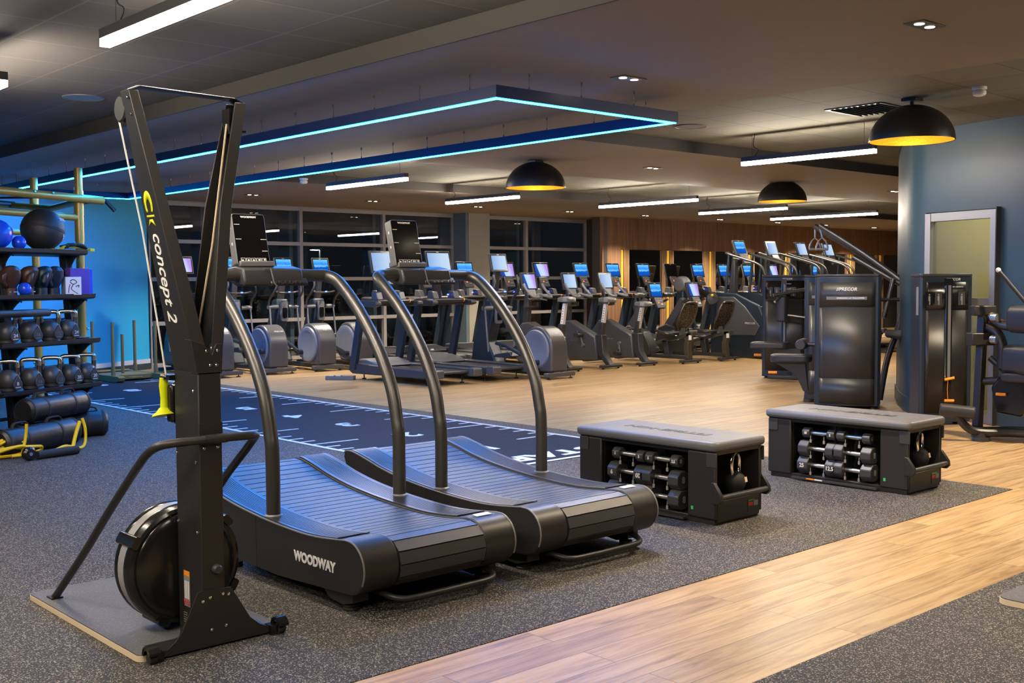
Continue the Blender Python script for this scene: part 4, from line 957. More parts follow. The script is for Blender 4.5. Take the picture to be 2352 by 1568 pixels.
# ------------------------------------------------------------------ gold rig and sled
def rig():
    p1, p2 = Vector((4.60, 11.86, 0)), Vector((4.62, 13.23, 0))
    t = thing('training_rig', 'gold pull up rig with round posts and beams behind the rack', 'rig', p1)
    dv = Vector((cos(R(14)), sin(R(14)), 0)); o2 = p2-p1
    for o_ in (Vector((0, 0, 0)), o2):
        b = MB(); b.cyl(o_, o_+UP*2.62, .043, n=20); b.build('post', 'gold', t)
        b = MB(); b.lathe([(.043, 0), (.05, .0), (.05, .26), (.043, .26)], (o_.x, o_.y, 2.12)); b.lathe([(.043, 0), (.048, .0), (.048, .26), (.043, .26)], (o_.x, o_.y, 1.85)); b.build('sleeve', 'gold', t)
        b = MB(); b.box((o_.x, o_.y, .006), (.2, .2, .012)); b.build('base_plate', 'gold', t)
        for z in (.5, .93, 1.3, 1.75): bolts(t, [(o_.x+.045, o_.y-.01, z)], (1, 0, 0), .012, .02); bolts(t, [(o_.x-.045, o_.y-.01, z)], (-1, 0, 0), .012, .02)
    f = Vector((0, -.07, 0))
    MB().cyl(dv*-2.6+f+UP*2.37, dv*.26+f+UP*2.29, .043, n=16).build('beam', 'gold', t)
    MB().cyl(dv*-2.6+UP*2.17, dv*-.02+UP*2.1, .036, n=16).build('beam', 'gold', t)
    MB().tube([o2+dv*-2.8+UP*2.33, o2+dv*-.3+UP*2.29, o2*.6+UP*2.24, UP*2.27], .034, 14).build('beam', 'gold', t)
    MB().cyl(o2+dv*-2.8+UP*2.0, o2+UP*1.99, .034, n=14).build('beam', 'gold', t)
    b = MB(); b.cyl(o2+dv*-.75+UP*2.31, o2+dv*-.25+UP*2.295, .038, n=14); b.tube([o2+dv*-.9+UP*2.33+f, o2*.5+dv*-.1+UP*2.35], .012, 8); b.build('pull_up_grip', 'black', t)
    MB().tube([(.03, .05, 2.2), (.08, .1, 2.27), (.33, .14, 2.31), (.43, .1, 2.19)], .022, 12).build('pull_up_grip', 'black', t)
    for k in (-1.5, -1.3, -.55, -.35): bolts(t, [dv*k+f+UP*(2.33-.03*k/3)+Vector((.0, -.043, 0))], (0, -1, 0), .014, .012)
rig()
def sled():
    t = thing('weight_sled', 'dull gold weight sled with upright posts on the sprint track', 'sled', (6.80, 15.97, .006), R(4))
    for x in (-.33, .33):
        b = MB(); b.prism([(-.55, .02), (-.48, 0), (.5, 0), (.6, .06), (.6, .09), (-.52, .09), (-.58, .07)], x-.05, x+.05, 'x'); b.build('skid', 'olive', t, bev=.004)
        for y in (-.31, .31):
            b = MB(); b.cyl((x, y, .08), (x, y, .85), .024, n=14); b.cyl((x, y, .08), (x, y, .2), .03, n=14); b.build('post', 'olive', t)
    MB().box((0, .02, .075), (.62, .62, .02)).build('deck', 'olive', t, bev=.003)
    MB().cyl((0, .05, .08), (0, .05, .66), .024, n=14).build('loading_post', 'olive', t)
    MB().box((0, -.3, .05), (.6, .03, .05)).build('front_bar', 'olive', t)
    MB().tube([(-.1, -.33, .05), (-.07, -.36, .05), (.07, -.36, .05), (.1, -.33, .05)], .008, 8).build('tow_handle', 'olive', t)
    MB().tube([(-.33, .5, .09), (0, .56, .09), (.33, .5, .09)], .02, 10).build('rear_bar', 'olive', t)
sled()
# ------------------------------------------------------------------ cardio machines (user faces +y)
def console(t, y, z, w, h, scr, tilt=-14, keypad=True, stem=None, frame='charcoal'):
    T = Matrix.Rotation(R(tilt), 4, 'X')
    b = MB(); b.rbox((0, .018, 0), (w, .036, h), .012, 'y'); c = b.build('console', frame, t, bev=.003, loc=(0, y, z), rot=(R(tilt), 0, 0))
    b = MB(); b.box((0, -.0015, 0), (w-.022, .003, h-.022)); b.build('bezel', 'blackgloss', c)
    b = MB(); b.box((0, -.0045, -.004), (w-.06, .003, h-.062)); b.build('screen', scr, c)
    text('PRECOR', .012, 'print', c, (0, -.0032, h/2-.02), (1, 0, 0), (0, 0, 1))
    if keypad:
        b = MB(); b.prism([(-.02, -h/2+.01), (.02, -h/2+.01), (-.03, -h/2-.2), (-.07, -h/2-.19)], -.1, .1, 'x')
        k = b.build('keypad', 'charcoal', c, bev=.006)
        zc = -h/2-.09; yc = lambda z_: -.02-.052*((-h/2+.01-z_)/.2)-.001
        b = MB(); b.box((0, yc(zc+.035), zc+.035), (.13, .004, .012), rx=-.24); b.build('key_strip', 'grey', c)
        b = MB(); b.box((-.035, yc(zc), zc), (.02, .006, .02), rx=-.24); b.build('stop_key', 'red_led', c)
        b = MB(); b.box((.035, yc(zc-.03), zc-.03), (.06, .005, .022), rx=-.24); b.build('key_pad_plate', 'silver', c)
    return c
def sidepoly(name, poly, x0, x1, m, t, bev=.02): return MB().prism(poly, x0, x1, 'x').build(name, m, t, bev=bev, seg=3)

def treadmill(scr, label, x, y, cw=.40, ch=.30, cz=1.62, group='treadmills in the back row', dark=True):
    t = thing('treadmill', label, 'treadmill', (x, y, 0), 0, group)
    fm = 'charcoal' if dark else 'graphite'
    b = MB(); b.box((0, .85, .17), (.52, 1.5, .035)); b.build('running_belt', 'slat', t, bev=.01)
    for s in (-1, 1):
        b = MB(); b.prism([(0.06, .13), (.06, .21), (1.5, .225), (1.95, .23), (2.02, .20), (2.02, .11), (1.95, .08), (.3, .10)], s*.335-.07, s*.335+.07, 'x'); f = b.build('side_rail', fm, t, bev=.012)
        b = MB(); b.rbox((s*.335, .07, .165), (.15, .16, .115), .03, 'x'); b.build('rear_cap', 'graphite', f, bev=.01)
        # upright leaning back to the user, then a handrail
        b = MB(); b.prism([(2.0, .12), (1.86, .14), (1.62, 1.06), (1.74, 1.1)], s*.40-.035, s*.40+.035, 'x'); b.build('upright', 'navysteel', t, bev=.012)
        b = MB(); b.prism([(1.30, 1.075), (1.32, 1.13), (1.75, 1.15), (1.75, 1.05), (1.4, 1.05)], s*.37-.05, s*.37+.05, 'x'); b.build('handrail', fm, t, bev=.015)
        b = MB(); b.prism([(1.5, 1.15), (1.55, 1.26), (1.66, 1.27), (1.68, 1.14)], s*.2-.05, s*.2+.05, 'x'); b.build('cup_holder', 'graphite', t, bev=.01)
    b = MB(); b.prism([(1.42, .2), (1.5, .255), (1.75, .30), (1.93, .29), (1.98, .2)], -.30, .30, 'x'); b.build('motor_hood', 'grey', t, bev=.03, seg=3)
    b = MB(); b.prism([(1.48, 1.06), (1.46, 1.11), (1.5, 1.15), (1.74, 1.16), (1.76, 1.07)], -.40, .40, 'x'); b.build('dashboard', fm, t, bev=.02)
    MB().cyl((-.32, 1.42, 1.13), (.32, 1.42, 1.13), .019).build('grip_bar', 'satin', t)
    b = MB(); b.cyl((.24, 1.42, 1.13), (.26, 1.42, 1.13), .024); b.build('heart_rate_grip', 'orange', t)
    console(t, 1.70, cz, cw, ch, scr)
    b = MB(); b.prism([(1.72, 1.12), (1.78, 1.13), (1.80, cz-.05), (1.76, cz-.05)], -.07, .07, 'x'); b.build('console_neck', 'black', t, bev=.01)
    b = MB(); b.box((.11, 1.62, 1.21), (.02, .02, .02)); b.build('status_light', 'blue_led', t)
    for x_, y_ in ((-.3, .3), (.3, .3), (-.3, 1.8), (.3, 1.8)):
        b = MB(); b.cyl((x_, y_, 0), (x_, y_, .02), .03); b.cyl((x_, y_, .02), (x_, y_, .11), .009, n=8); b.build('levelling_foot', 'black', t)
    return t
M['navysteel'] = mat('dark blue steel', (.02, .032, .048), .38, .2)
M['discgrey'] = mat('pale blue grey disc', (.16, .18, .23), .4)

def elliptical(scr, label, x, y, group='ellipticals by the windows', crank=200):
    t = thing('elliptical_trainer', label, 'elliptical', (x, y, 0), 0, group)
    b = MB(); b.rbox((0, .03, .065), (.56, .085, .06), .02, 'y'); b.build('rear_foot', 'graphite', t, bev=.006)
    for s in (-1, 1):
        b = MB(); b.cyl((s*.22, .03, 0), (s*.22, .03, .012), .03); b.cyl((s*.22, .03, .01), (s*.22, .03, .05), .008, n=8); b.build('levelling_foot', 'black', t)
    # rear drive drum
    c = (.34, .42); Rd = .315
    prof = [(c[0]+Rd*cos(R(a)), c[1]+Rd*sin(R(a))*1.06) for a in range(180, -40, -10)]
    prof = [(.62, .10), (.60, .2)][:0]+prof[::-1]
    poly = [(c[0]-Rd*.98, .1), (c[0]-Rd*1.0, .42)]+[(c[0]+Rd*cos(R(a)), c[1]+Rd*1.06*sin(R(a))) for a in range(170, -31, -10)]+[(.5, .1)]
    b = MB(); b.prism(poly, -.165, .165, 'x'); d = b.build('drive_housing', 'graphite', t, bev=.03, seg=3)
    text('PRECOR', .035, 'print', d, (.02, c[0]-Rd*1.0+.045, .655), (1, 0, 0), (0, .75, 1), sx=1.2)
    for s in (-1, 1):
        b = MB(); b.lathe([(0, .012), (.2, .012), (.215, .02), (.27, .02), (.285, .0)], (s*.165, c[0]+.02, .42), (s, 0, 0), 36); b.build('crank_disc', 'discgrey', d)
        a = R(crank + (0 if s < 0 else 180)); jy, jz = c[0]+.02+.2*cos(a), .42+.2*sin(a)
        b = MB(); b.cyl((s*.18, jy, jz), (s*.25, jy, jz), .04); b.tube([(s*.225, jy, jz), (s*.225, .95, .5+.25*(jz-.42)), (s*.225, 1.15, .52+.2*(jz-.42))], .028, 8); ar = b.build('pedal_arm', 'navysteel', t)
        pz = .36+.3*(jz-.42)
        b = MB(); b.prism([(.75, pz), (.8, pz+.06), (1.12, pz+.02), (1.18, pz-.03), (.8, pz-.03)], s*.2-.075, s*.2+.075, 'x'); b.build('pedal', 'charcoal', t, bev=.01)
        # rocker: lower rod, pivot, upper handle
        b = MB(); b.cyl((s*.27, 1.28, .35), (s*.26, 1.36, .98), .014, n=10); b.cyl((s*.1, 1.38, 1.0), (s*.285, 1.38, 1.0), .035); b.build('rocker_arm', 'grey', t)
        MB().tube(spl([(s*.27, 1.37, .98), (s*.275, 1.34, 1.12), (s*.27, 1.2, 1.25), (s*.24, 1.16, 1.36), (s*.235, 1.2, 1.5)], 5), .019, 12).build('swing_handle', 'satin', t)
    b = MB(); b.box((0, .95, .07), (.12, 1.5, .07)); b.box((0, 1.72, .05), (.5, .08, .05)); b.build('base_frame', 'navysteel', t, bev=.01)
    b = MB(); b.prism([(1.25, .1), (1.9, .1), (1.82, .5), (1.56, 1.12), (1.40, 1.14), (1.36, .95), (1.5, .5)], -.11, .11, 'x'); b.build('front_tower', 'navysteel', t, bev=.03, seg=3)
    b = MB(); b.rbox((0, 1.35, .93), (.13, .05, .34), .03, 'y'); bt = b.build('bottle_panel', 'grey', t, bev=.01)
    b = MB(); b.rbox((0, 1.322, .9), (.085, .01, .17), .02, 'y'); b.build('bottle_recess', 's_off', bt)
    b = MB(); b.tube(spl([(-.2, 1.22, 1.26), (-.12, 1.28, 1.24), (.12, 1.28, 1.24), (.2, 1.22, 1.26)], 5), .016, 10); b.build('fixed_grip', 'satin', t)
    b = MB(); b.box((.05, 1.25, 1.25), (.03, .02, .02)); b.build('status_light', 'blue_led', t)
    b = MB(); b.prism([(1.42, 1.1), (1.5, 1.1), (1.4, 1.62), (1.34, 1.62)], -.05, .05, 'x'); b.build('console_neck', 'charcoal', t, bev=.01)
    console(t, 1.33, 1.69, .34, .28, scr, keypad=False)
    return t

def upright_bike(scr, label, x, y, sh=1.1, pedal=60):
    t = thing('upright_bike', label, 'exercise bike', (x, y, 0), 0, 'upright bikes in the front row')
    for yy in (.03, 1.25): MB().rbox((0, yy, .045), (.46, .09, .04), .018, 'y').build('floor_bar', 'charcoal', t, bev=.006)
    for s in (-1, 1): b = MB(); b.cyl((s*.18, .03, 0), (s*.18, .03, .03), .018); b.build('levelling_foot', 'black', t)
    b = MB(); b.prism([(.25, .12), (1.12, .10), (1.27, .24), (1.22, .55), (1.05, .74), (.88, .76), (.42, .56), (.3, .5)], -.085, .085, 'x'); body = b.build('drive_housing', 'graphite', t, bev=.025, seg=3)
    text('PRECOR', .034, 'printdim', body, (-.0865, .78, .43), (0, -1, 0), (0, 0, 1), sx=1.2)
    b = MB(); b.loft([[(-.055, .0, .06), (.055, .0, .06), (.055, .1, .06), (-.055, .1, .06)], [(-.06, .14, .25), (.06, .14, .25), (.06, .3, .25), (-.06, .3, .25)], [(-.06, .17, .54), (.06, .17, .54), (.06, .32, .54), (-.06, .32, .54)]]); b.build('rear_column', 'charcoal', t, bev=.015)
    b = MB(); b.prism([(.30, .5), (.2, .5), (.16, .74), (.25, .74)], -.045, .045, 'x'); b.build('post_sleeve', 'charcoal', t, bev=.01)
    b = MB(); b.prism([(.255, .55), (.195, .55), (.105, sh-.06), (.165, sh-.06)], -.028, .028, 'x'); sp = b.build('seat_post', 'white', t, bev=.004)
    b = MB()
    for k in range(9):
        f = .2+.08*k; b.box((-.0285, .225-.09*f, .55+(sh-.61)*f), (.001, .018, .012))
    b.build('height_marks', 'black', sp)
    b = MB(); rings = []
    for yy, w, zt in ((-.03, .05, .0), (0, .11, .03), (.08, .13, .04), (.16, .08, .035), (.26, .035, .025), (.29, .02, .015)): rings.append([(-w, yy, sh-.04), (w, yy, sh-.04), (w*.9, yy, sh+zt), (0, yy, sh+zt+.01), (-w*.9, yy, sh+zt)])
    b.loft(rings); b.build('saddle', 'grey', t, bev=.02, seg=3)
    a = R(pedal)
    for s in (-1, 1):
        aa = a if s < 0 else a+PI; ey, ez = .55+.17*cos(aa), .36+.17*sin(aa)
        b = MB(); b.tube([(s*.1, .55, .36), (s*.11, ey, ez)], .018, 8); b.cyl((s*.085, .55, .36), (s*.12, .55, .36), .03); b.build('crank', 'silver', t)
        b = MB(); b.rbox((s*.17, ey, ez), (.1, .11, .07), .03, 'x'); b.tube([(s*.2, ey-.04, ez+.02), (s*.2, ey, ez+.065), (s*.13, ey, ez+.065), (s*.13, ey+.04, ez+.02)], .008, 6); b.build('pedal', 'charcoal', t)
    b = MB(); b.prism([(.95, .7), (1.08, .7), (1.0, 1.28), (.92, 1.28)], -.045, .045, 'x'); b.build('front_post', 'satin', t, bev=.012)
    P = [(-.2, .86, 1.36), (-.205, .80, 1.28), (-.2, .66, 1.17), (-.13, .60, 1.15), (-.03, .72, 1.19), (.03, .72, 1.19), (.13, .60, 1.15), (.2, .66, 1.17), (.205, .80, 1.28), (.2, .86, 1.36)]
    MB().tube(spl(P, 5), .021, 10).build('handlebar', 'grey', t)
    MB().tube(spl([(-.17, .72, 1.1), (-.12, .85, 1.12), (.12, .85, 1.12), (.17, .72, 1.1)], 5), .015, 8).build('lower_grip', 'satin', t)
    b = MB(); b.box((0, .93, 1.0), (.2, .1, .03)); b.box((-.1, .9, 1.03), (.008, .12, .07)); b.box((.1, .9, 1.03), (.008, .12, .07)); b.build('bottle_tray', 'bronze', t)
    c = console(t, .95, 1.405, .325, .29, scr, keypad=False)
    b = MB(); b.prism([(-.01, -.14), (.03, -.14), (.01, -.23), (-.02, -.23)], -.09, .09, 'x'); b.build('key_plate', 'grey', c)
    return t

def recumbent(scr, label, x, y):
    t = thing('recumbent_bike', label, 'exercise bike', (x, y, 0), 0, 'recumbent bikes in the front row')
    for yy in (.03, 1.5): MB().rbox((0, yy, .045), (.5, .09, .04), .018, 'y').build('floor_bar', 'charcoal', t, bev=.006)
    for s in (-1, 1): b = MB(); b.cyl((s*.2, .03, 0), (s*.2, .03, .03), .018); b.build('levelling_foot', 'black', t)
    b = MB(); b.box((0, .75, .1), (.12, 1.4, .06)); b.build('base_beam', 'charcoal', t, bev=.01)
    b = MB(); b.loft([[(-.05, .02, .06), (.05, .02, .06), (.05, .12, .06), (-.05, .12, .06)], [(-.05, .05, .3), (.05, .05, .3), (.05, .14, .3), (-.05, .14, .3)], [(-.05, -.02, .52), (.05, -.02, .52), (.05, .08, .52), (-.05, .08, .52)]]); b.build('rear_leg', 'bronze', t, bev=.01)
    b = MB(); b.prism([(.45, .1), (.56, .1), (.62, .38), (.5, .38)], -.05, .05, 'x'); b.build('mid_leg', 'charcoal', t, bev=.01)
    b = MB(); b.prism([(-.05, .54), (-.05, .48), (.75, .30), (.78, .34), (.7, .37)], -.05, .05, 'x'); b.build('seat_rail', 'bronze', t, bev=.006)
    b = MB(); b.box((-.051, .0, .44), (.002, .06, .08)); b.build('label', 'white', t)
    b = MB(); b.rbox((0, .45, .5), (.36, .34, .06), .1, 'z', 5); b.build('seat', 'charcoal', t, bev=.02, seg=3)
    b = MB()
    for yy, z, w, th in ((.24, .52, .16, .03), (.20, .62, .20, .035), (.15, .74, .2, .04), (.10, .88, .19, .04), (.07, .97, .15, .035), (.065, 1.0, .1, .02)): pass
    rings = [[(-w, yy-th, z), (w, yy-th, z), (w, yy+th, z), (-w, yy+th, z)] for yy, z, w, th in ((.24, .54, .15, .02), (.20, .64, .20, .025), (.14, .76, .2, .03), (.08, .90, .185, .03), (.05, .99, .14, .025), (.045, 1.02, .09, .015))]
    b.loft(rings); b.build('seat_back', 'mesh', t, bev=.02, seg=3)
    MB().tube(spl([(-.1, .215, .56), (-.2, .16, .68), (-.205, .1, .8), (-.19, .05, .93), (-.12, .02, 1.02), (.12, .02, 1.02), (.19, .05, .93), (.205, .1, .8), (.2, .16, .68), (.1, .215, .56)], 4), .018, 8).build('back_frame', 'satin', t)
    b = MB(); b.box((0, .21, .53), (.1, .05, .14)); b.build('back_bracket', 'grey', t)
    for s in (-1, 1): MB().tube(spl([(s*.15, .35, .5), (s*.27, .3, .5), (s*.29, .4, .53), (s*.28, .56, .56)], 4), .018, 8).build('side_grip', 'satin', t)
    b = MB(); b.prism([(.85, .1), (1.5, .1), (1.62, .3), (1.55, .55), (1.35, .62), (1.0, .52), (.86, .3)], -.1, .1, 'x'); b.build('drive_housing', 'charcoal', t, bev=.03, seg=3)
    for s in (-1, 1):
        aa = R(60) if s < 0 else R(240); ey, ez = 1.05+.16*cos(aa), .33+.16*sin(aa)
        b = MB(); b.tube([(s*.12, 1.05, .33), (s*.13, ey, ez)], .018, 8); b.build('crank', 'silver', t)
        b = MB(); b.rbox((s*.19, ey, ez), (.1, .1, .09), .03, 'x'); b.build('pedal', 'charcoal', t)
    b = MB(); b.prism([(1.25, .55), (1.45, .58), (1.06, 1.1), (.95, 1.05)], -.06, .06, 'x'); b.build('console_mast', 'graphite', t, bev=.02)
    MB().tube(spl([(-.24, .72, 1.08), (-.22, .86, 1.02), (-.1, .95, .98), (.1, .95, .98), (.22, .86, 1.02), (.24, .72, 1.08)], 5), .02, 10).build('handlebar', 'satin', t)
    console(t, .80, 1.235, .33, .28, scr)
    return t
def mesh_fabric():
    m, nt, b = nodes('black mesh fabric'); L = nt.links.new
    tc = nt.nodes.new('ShaderNodeTexCoord'); v = nt.nodes.new('ShaderNodeTexVoronoi'); v.inputs['Scale'].default_value = 38; L(tc.outputs['Object'], v.inputs['Vector'])
    r = ramp(nt, [(0, (.25, .24, .22)), (.2, (.30, .29, .27)), (.32, (.012, .012, .012)), (1, (.012, .012, .012))]); L(v.outputs['Distance'], r.inputs[0]); L(r.outputs[0], b.inputs['Base Color'])
    b.inputs['Roughness'].default_value = .35; return m
M['mesh'] = mesh_fabric()

def stair_climber(scr, label, x, y):
    t = thing('stair_climber', label, 'stair climber', (x, y, 0), 0, 'stair climbers behind the machines')
    for s in (-1, 1):
        b = MB(); b.prism([(.30, .02), (.25, .35), (.55, .95), (1.05, 1.16), (1.5, 1.18), (1.62, .95), (1.62, .02)], s*.36-.03, s*.36+.03, 'x'); sp = b.build('side_shroud', 'navysteel', t, bev=.02)
        b = MB(); b.prism([(.62, .42), (.52, .58), (.84, .93), (1.08, 1.10), (1.46, 1.1), (1.5, .46), (1.42, .40)], s*.395-.012, s*.395+.012, 'x'); b.build('side_panel', 'graphite', sp, bev=.012)
        text('PRECOR', .05, 'print', sp, (s*.4085, .72 if s < 0 else .85, .63), (0, s*1., 0), (0, 0, 1), sx=1.2)
        P = [(s*.385, .42, .9), (s*.39, .40, 1.3), (s*.39, .44, 1.55), (s*.39, .56, 1.68), (s*.385, .85, 1.77), (s*.37, 1.25, 1.88), (s*.28, 1.32, 1.90), (s*.1, 1.3, 1.86)]
        MB().tube(spl(P, 6), .022, 10).build('handrail', 'satin', t)
        MB().tube([(s*.36, 1.3, 1.1), (s*.365, 1.22, 1.86)], .025, 8).build('rail_post', 'navysteel', t)
    for k in range(5):
        b = MB(); b.box((0, .12+.2*k, .14+.19*k), (.64, .24, .03)); b.build('step', 'slat', t, bev=.005)
    b = MB(); b.prism([(-.25, .0), (-.25, .03), (.25, .12), (.4, .12), (.4, .0)], -.38, .38, 'x'); b.build('entry_ramp', 'charcoal', t)
    b = MB(); b.box((.0, -.22, .03), (.7, .02, .025)); b.build('warning_strip', 'orange', t)
    b = MB(); b.prism([(1.32, 1.1), (1.46, 1.15), (1.38, 1.95), (1.32, 1.95)], -.06, .06, 'x'); b.build('console_mast', 'charcoal', t, bev=.02)
    MB().tube(spl([(-.2, 1.25, 1.80), (-.12, 1.12, 1.78), (.12, 1.12, 1.78), (.2, 1.25, 1.80)], 5), .016, 8).build('front_grip', 'satin', t)
    console(t, 1.24, 2.0, .34, .29, scr, tilt=-20)
    return t

# front row, from the left
treadmill('s_white', 'left one of the two front row treadmills, pale screen', 9.6, 11.66, .47, .33, 1.70, 'treadmills in the front row')
treadmill('s_white', 'right one of the two front row treadmills, pale screen behind the second curved treadmill', 10.62, 11.66, .47, .33, 1.71, 'treadmills in the front row')
elliptical('s_white', 'elliptical in the front row between the treadmills and the first bike', 11.3, 11.42, 'elliptical in the front row', 250)
upright_bike('s_menu', 'leftmost upright bike, its screen half dark half pale', 12.25, 12.15, 1.12, 60)
upright_bike('s_white', 'middle upright bike with a pale screen', 13.17, 12.15, 1.1, 75)
upright_bike('s_white', 'right upright bike in front of the timber wall corner, pale screen', 14.02, 12.13, 1.02, 265)
recumbent('s_blue', 'left recumbent bike with mesh seat and blue screen', 14.93, 11.95)
recumbent('s_menu', 'right recumbent bike with mesh seat, next to the stair climber', 15.9, 11.9)
for k, (x, sc, lab) in enumerate(((17.0, 's_blue', 'first stair climber, whole grey side in view beside the recumbent bikes'), (18.0, 's_white', 'second stair climber from the left, brightest screen'), (19.0, 's_white', 'third stair climber from the left, left of the hanging handles'), (19.95, 's_white', 'fourth stair climber, just right of the hanging handles'))):
    stair_climber(sc, lab, x, 11.25)
# back row
for x, sc, lab, cr in ((7.98, 's_menu', 'leftmost elliptical, seen through the arms of the ski ergometer', 210), (8.9, 's_blue', 'elliptical seen through the first curved treadmill, left of the clear round drum', 200), (9.78, 's_blue', 'elliptical whose pale round drum shows between the curved posts', 320), (10.5, 's_blue', 'elliptical half hidden behind the left front row treadmill', 240)):
    elliptical(sc, lab, x, 15.12, 'ellipticals by the windows', cr)
bx = [11.2, 12.1, 13.02, 14.03, 14.93, 16.03, 16.96, 17.90, 18.80, 19.72, 20.66, 21.57, 22.55, 23.5, 24.4]
bl = ['leftmost back row treadmill, screen behind the left front treadmill', 'back row treadmill hidden behind the second curved treadmill tablet', 'back row treadmill before the grey column, blue screen', 'back row treadmill behind the front row elliptical, blue and violet screen',
      'back row treadmill seen between the first and second upright bike', 'back row treadmill at the end of the windows', 'back row treadmill at the start of the timber wall', 'back row treadmill seen left of the left recumbent bike', 'back row treadmill with dark screen before the first mirror',
      'back row treadmill behind the right recumbent bike', 'back row treadmill left of the first stair climber', 'back row treadmill seen under the first stair climber rail', 'back row treadmill with violet screen seen under the second stair climber rail', 'back row treadmill seen under the third stair climber rail', 'rightmost back row treadmill above the weight tower']
bs = ['s_menu', 's_off', 's_blue', 's_menu', 's_menu', 's_blue', 's_blue', 's_blue', 's_off', 's_blue', 's_blue', 's_blue', 's_menu', 's_blue', 's_blue']
for x, l, sc in zip(bx, bl, bs): treadmill(sc, l, x, 13.92)

t = thing('arc_trainer', 'machine with silver round cover and thick black arm behind the right recumbent bike', 'exercise machine', (16.48, 13.42, 0))
b = MB(); b.box((0, 0, .05), (.5, .3, .1)); b.build('base', 'charcoal', t, bev=.02)
b = MB(); b.prism([(-.12, .1), (.12, .1), (.08, 1.2), (-.08, 1.2)], -.08, .08, 'x'); b.build('column', 'navysteel', t, bev=.02)
b = MB(); b.lathe([(0, .12), (.12, .11), (.15, .06), (.15, -.06), (.12, -.11), (0, -.12)], (0, 0, 1.33), (1, 0, 0), 28); b.build('round_cover', 'grey', t, bev=.01)
MB().tube([(0, -.1, 1.33), (-.06, -.45, 1.2), (-.11, -.76, 1.08)], [.06, .07, .085], 14).build('arm', 'blackgloss', t)
b = MB(); b.lathe([(0, .05), (.1, .04), (.11, 0), (.1, -.04), (0, -.05)], (-.11, -.78, 1.07), (-.7, -.7, .1), 22); b.build('joint', 'charcoal', t)
MB().ball((-.19, -.84, 1.13), .025).build('knob', 'yellow', t)
t = thing('floor_socket_box', 'open grey socket box on the floor beside the left front row treadmill', 'socket box', (9.0, 13.62, 0), R(-50))
b = MB(); b.box((0, 0, .03), (.42, .13, .06)); b.build('case', 'grey', t, bev=.006)
for x in (-.12, -.02): b = MB(); b.box((x, -.045, .062), (.07, .035, .006)); b.build('socket', 'white', t); b = MB(); b.box((x+.05, -.045, .062), (.025, .035, .007)); b.build('plug', 'black', t)
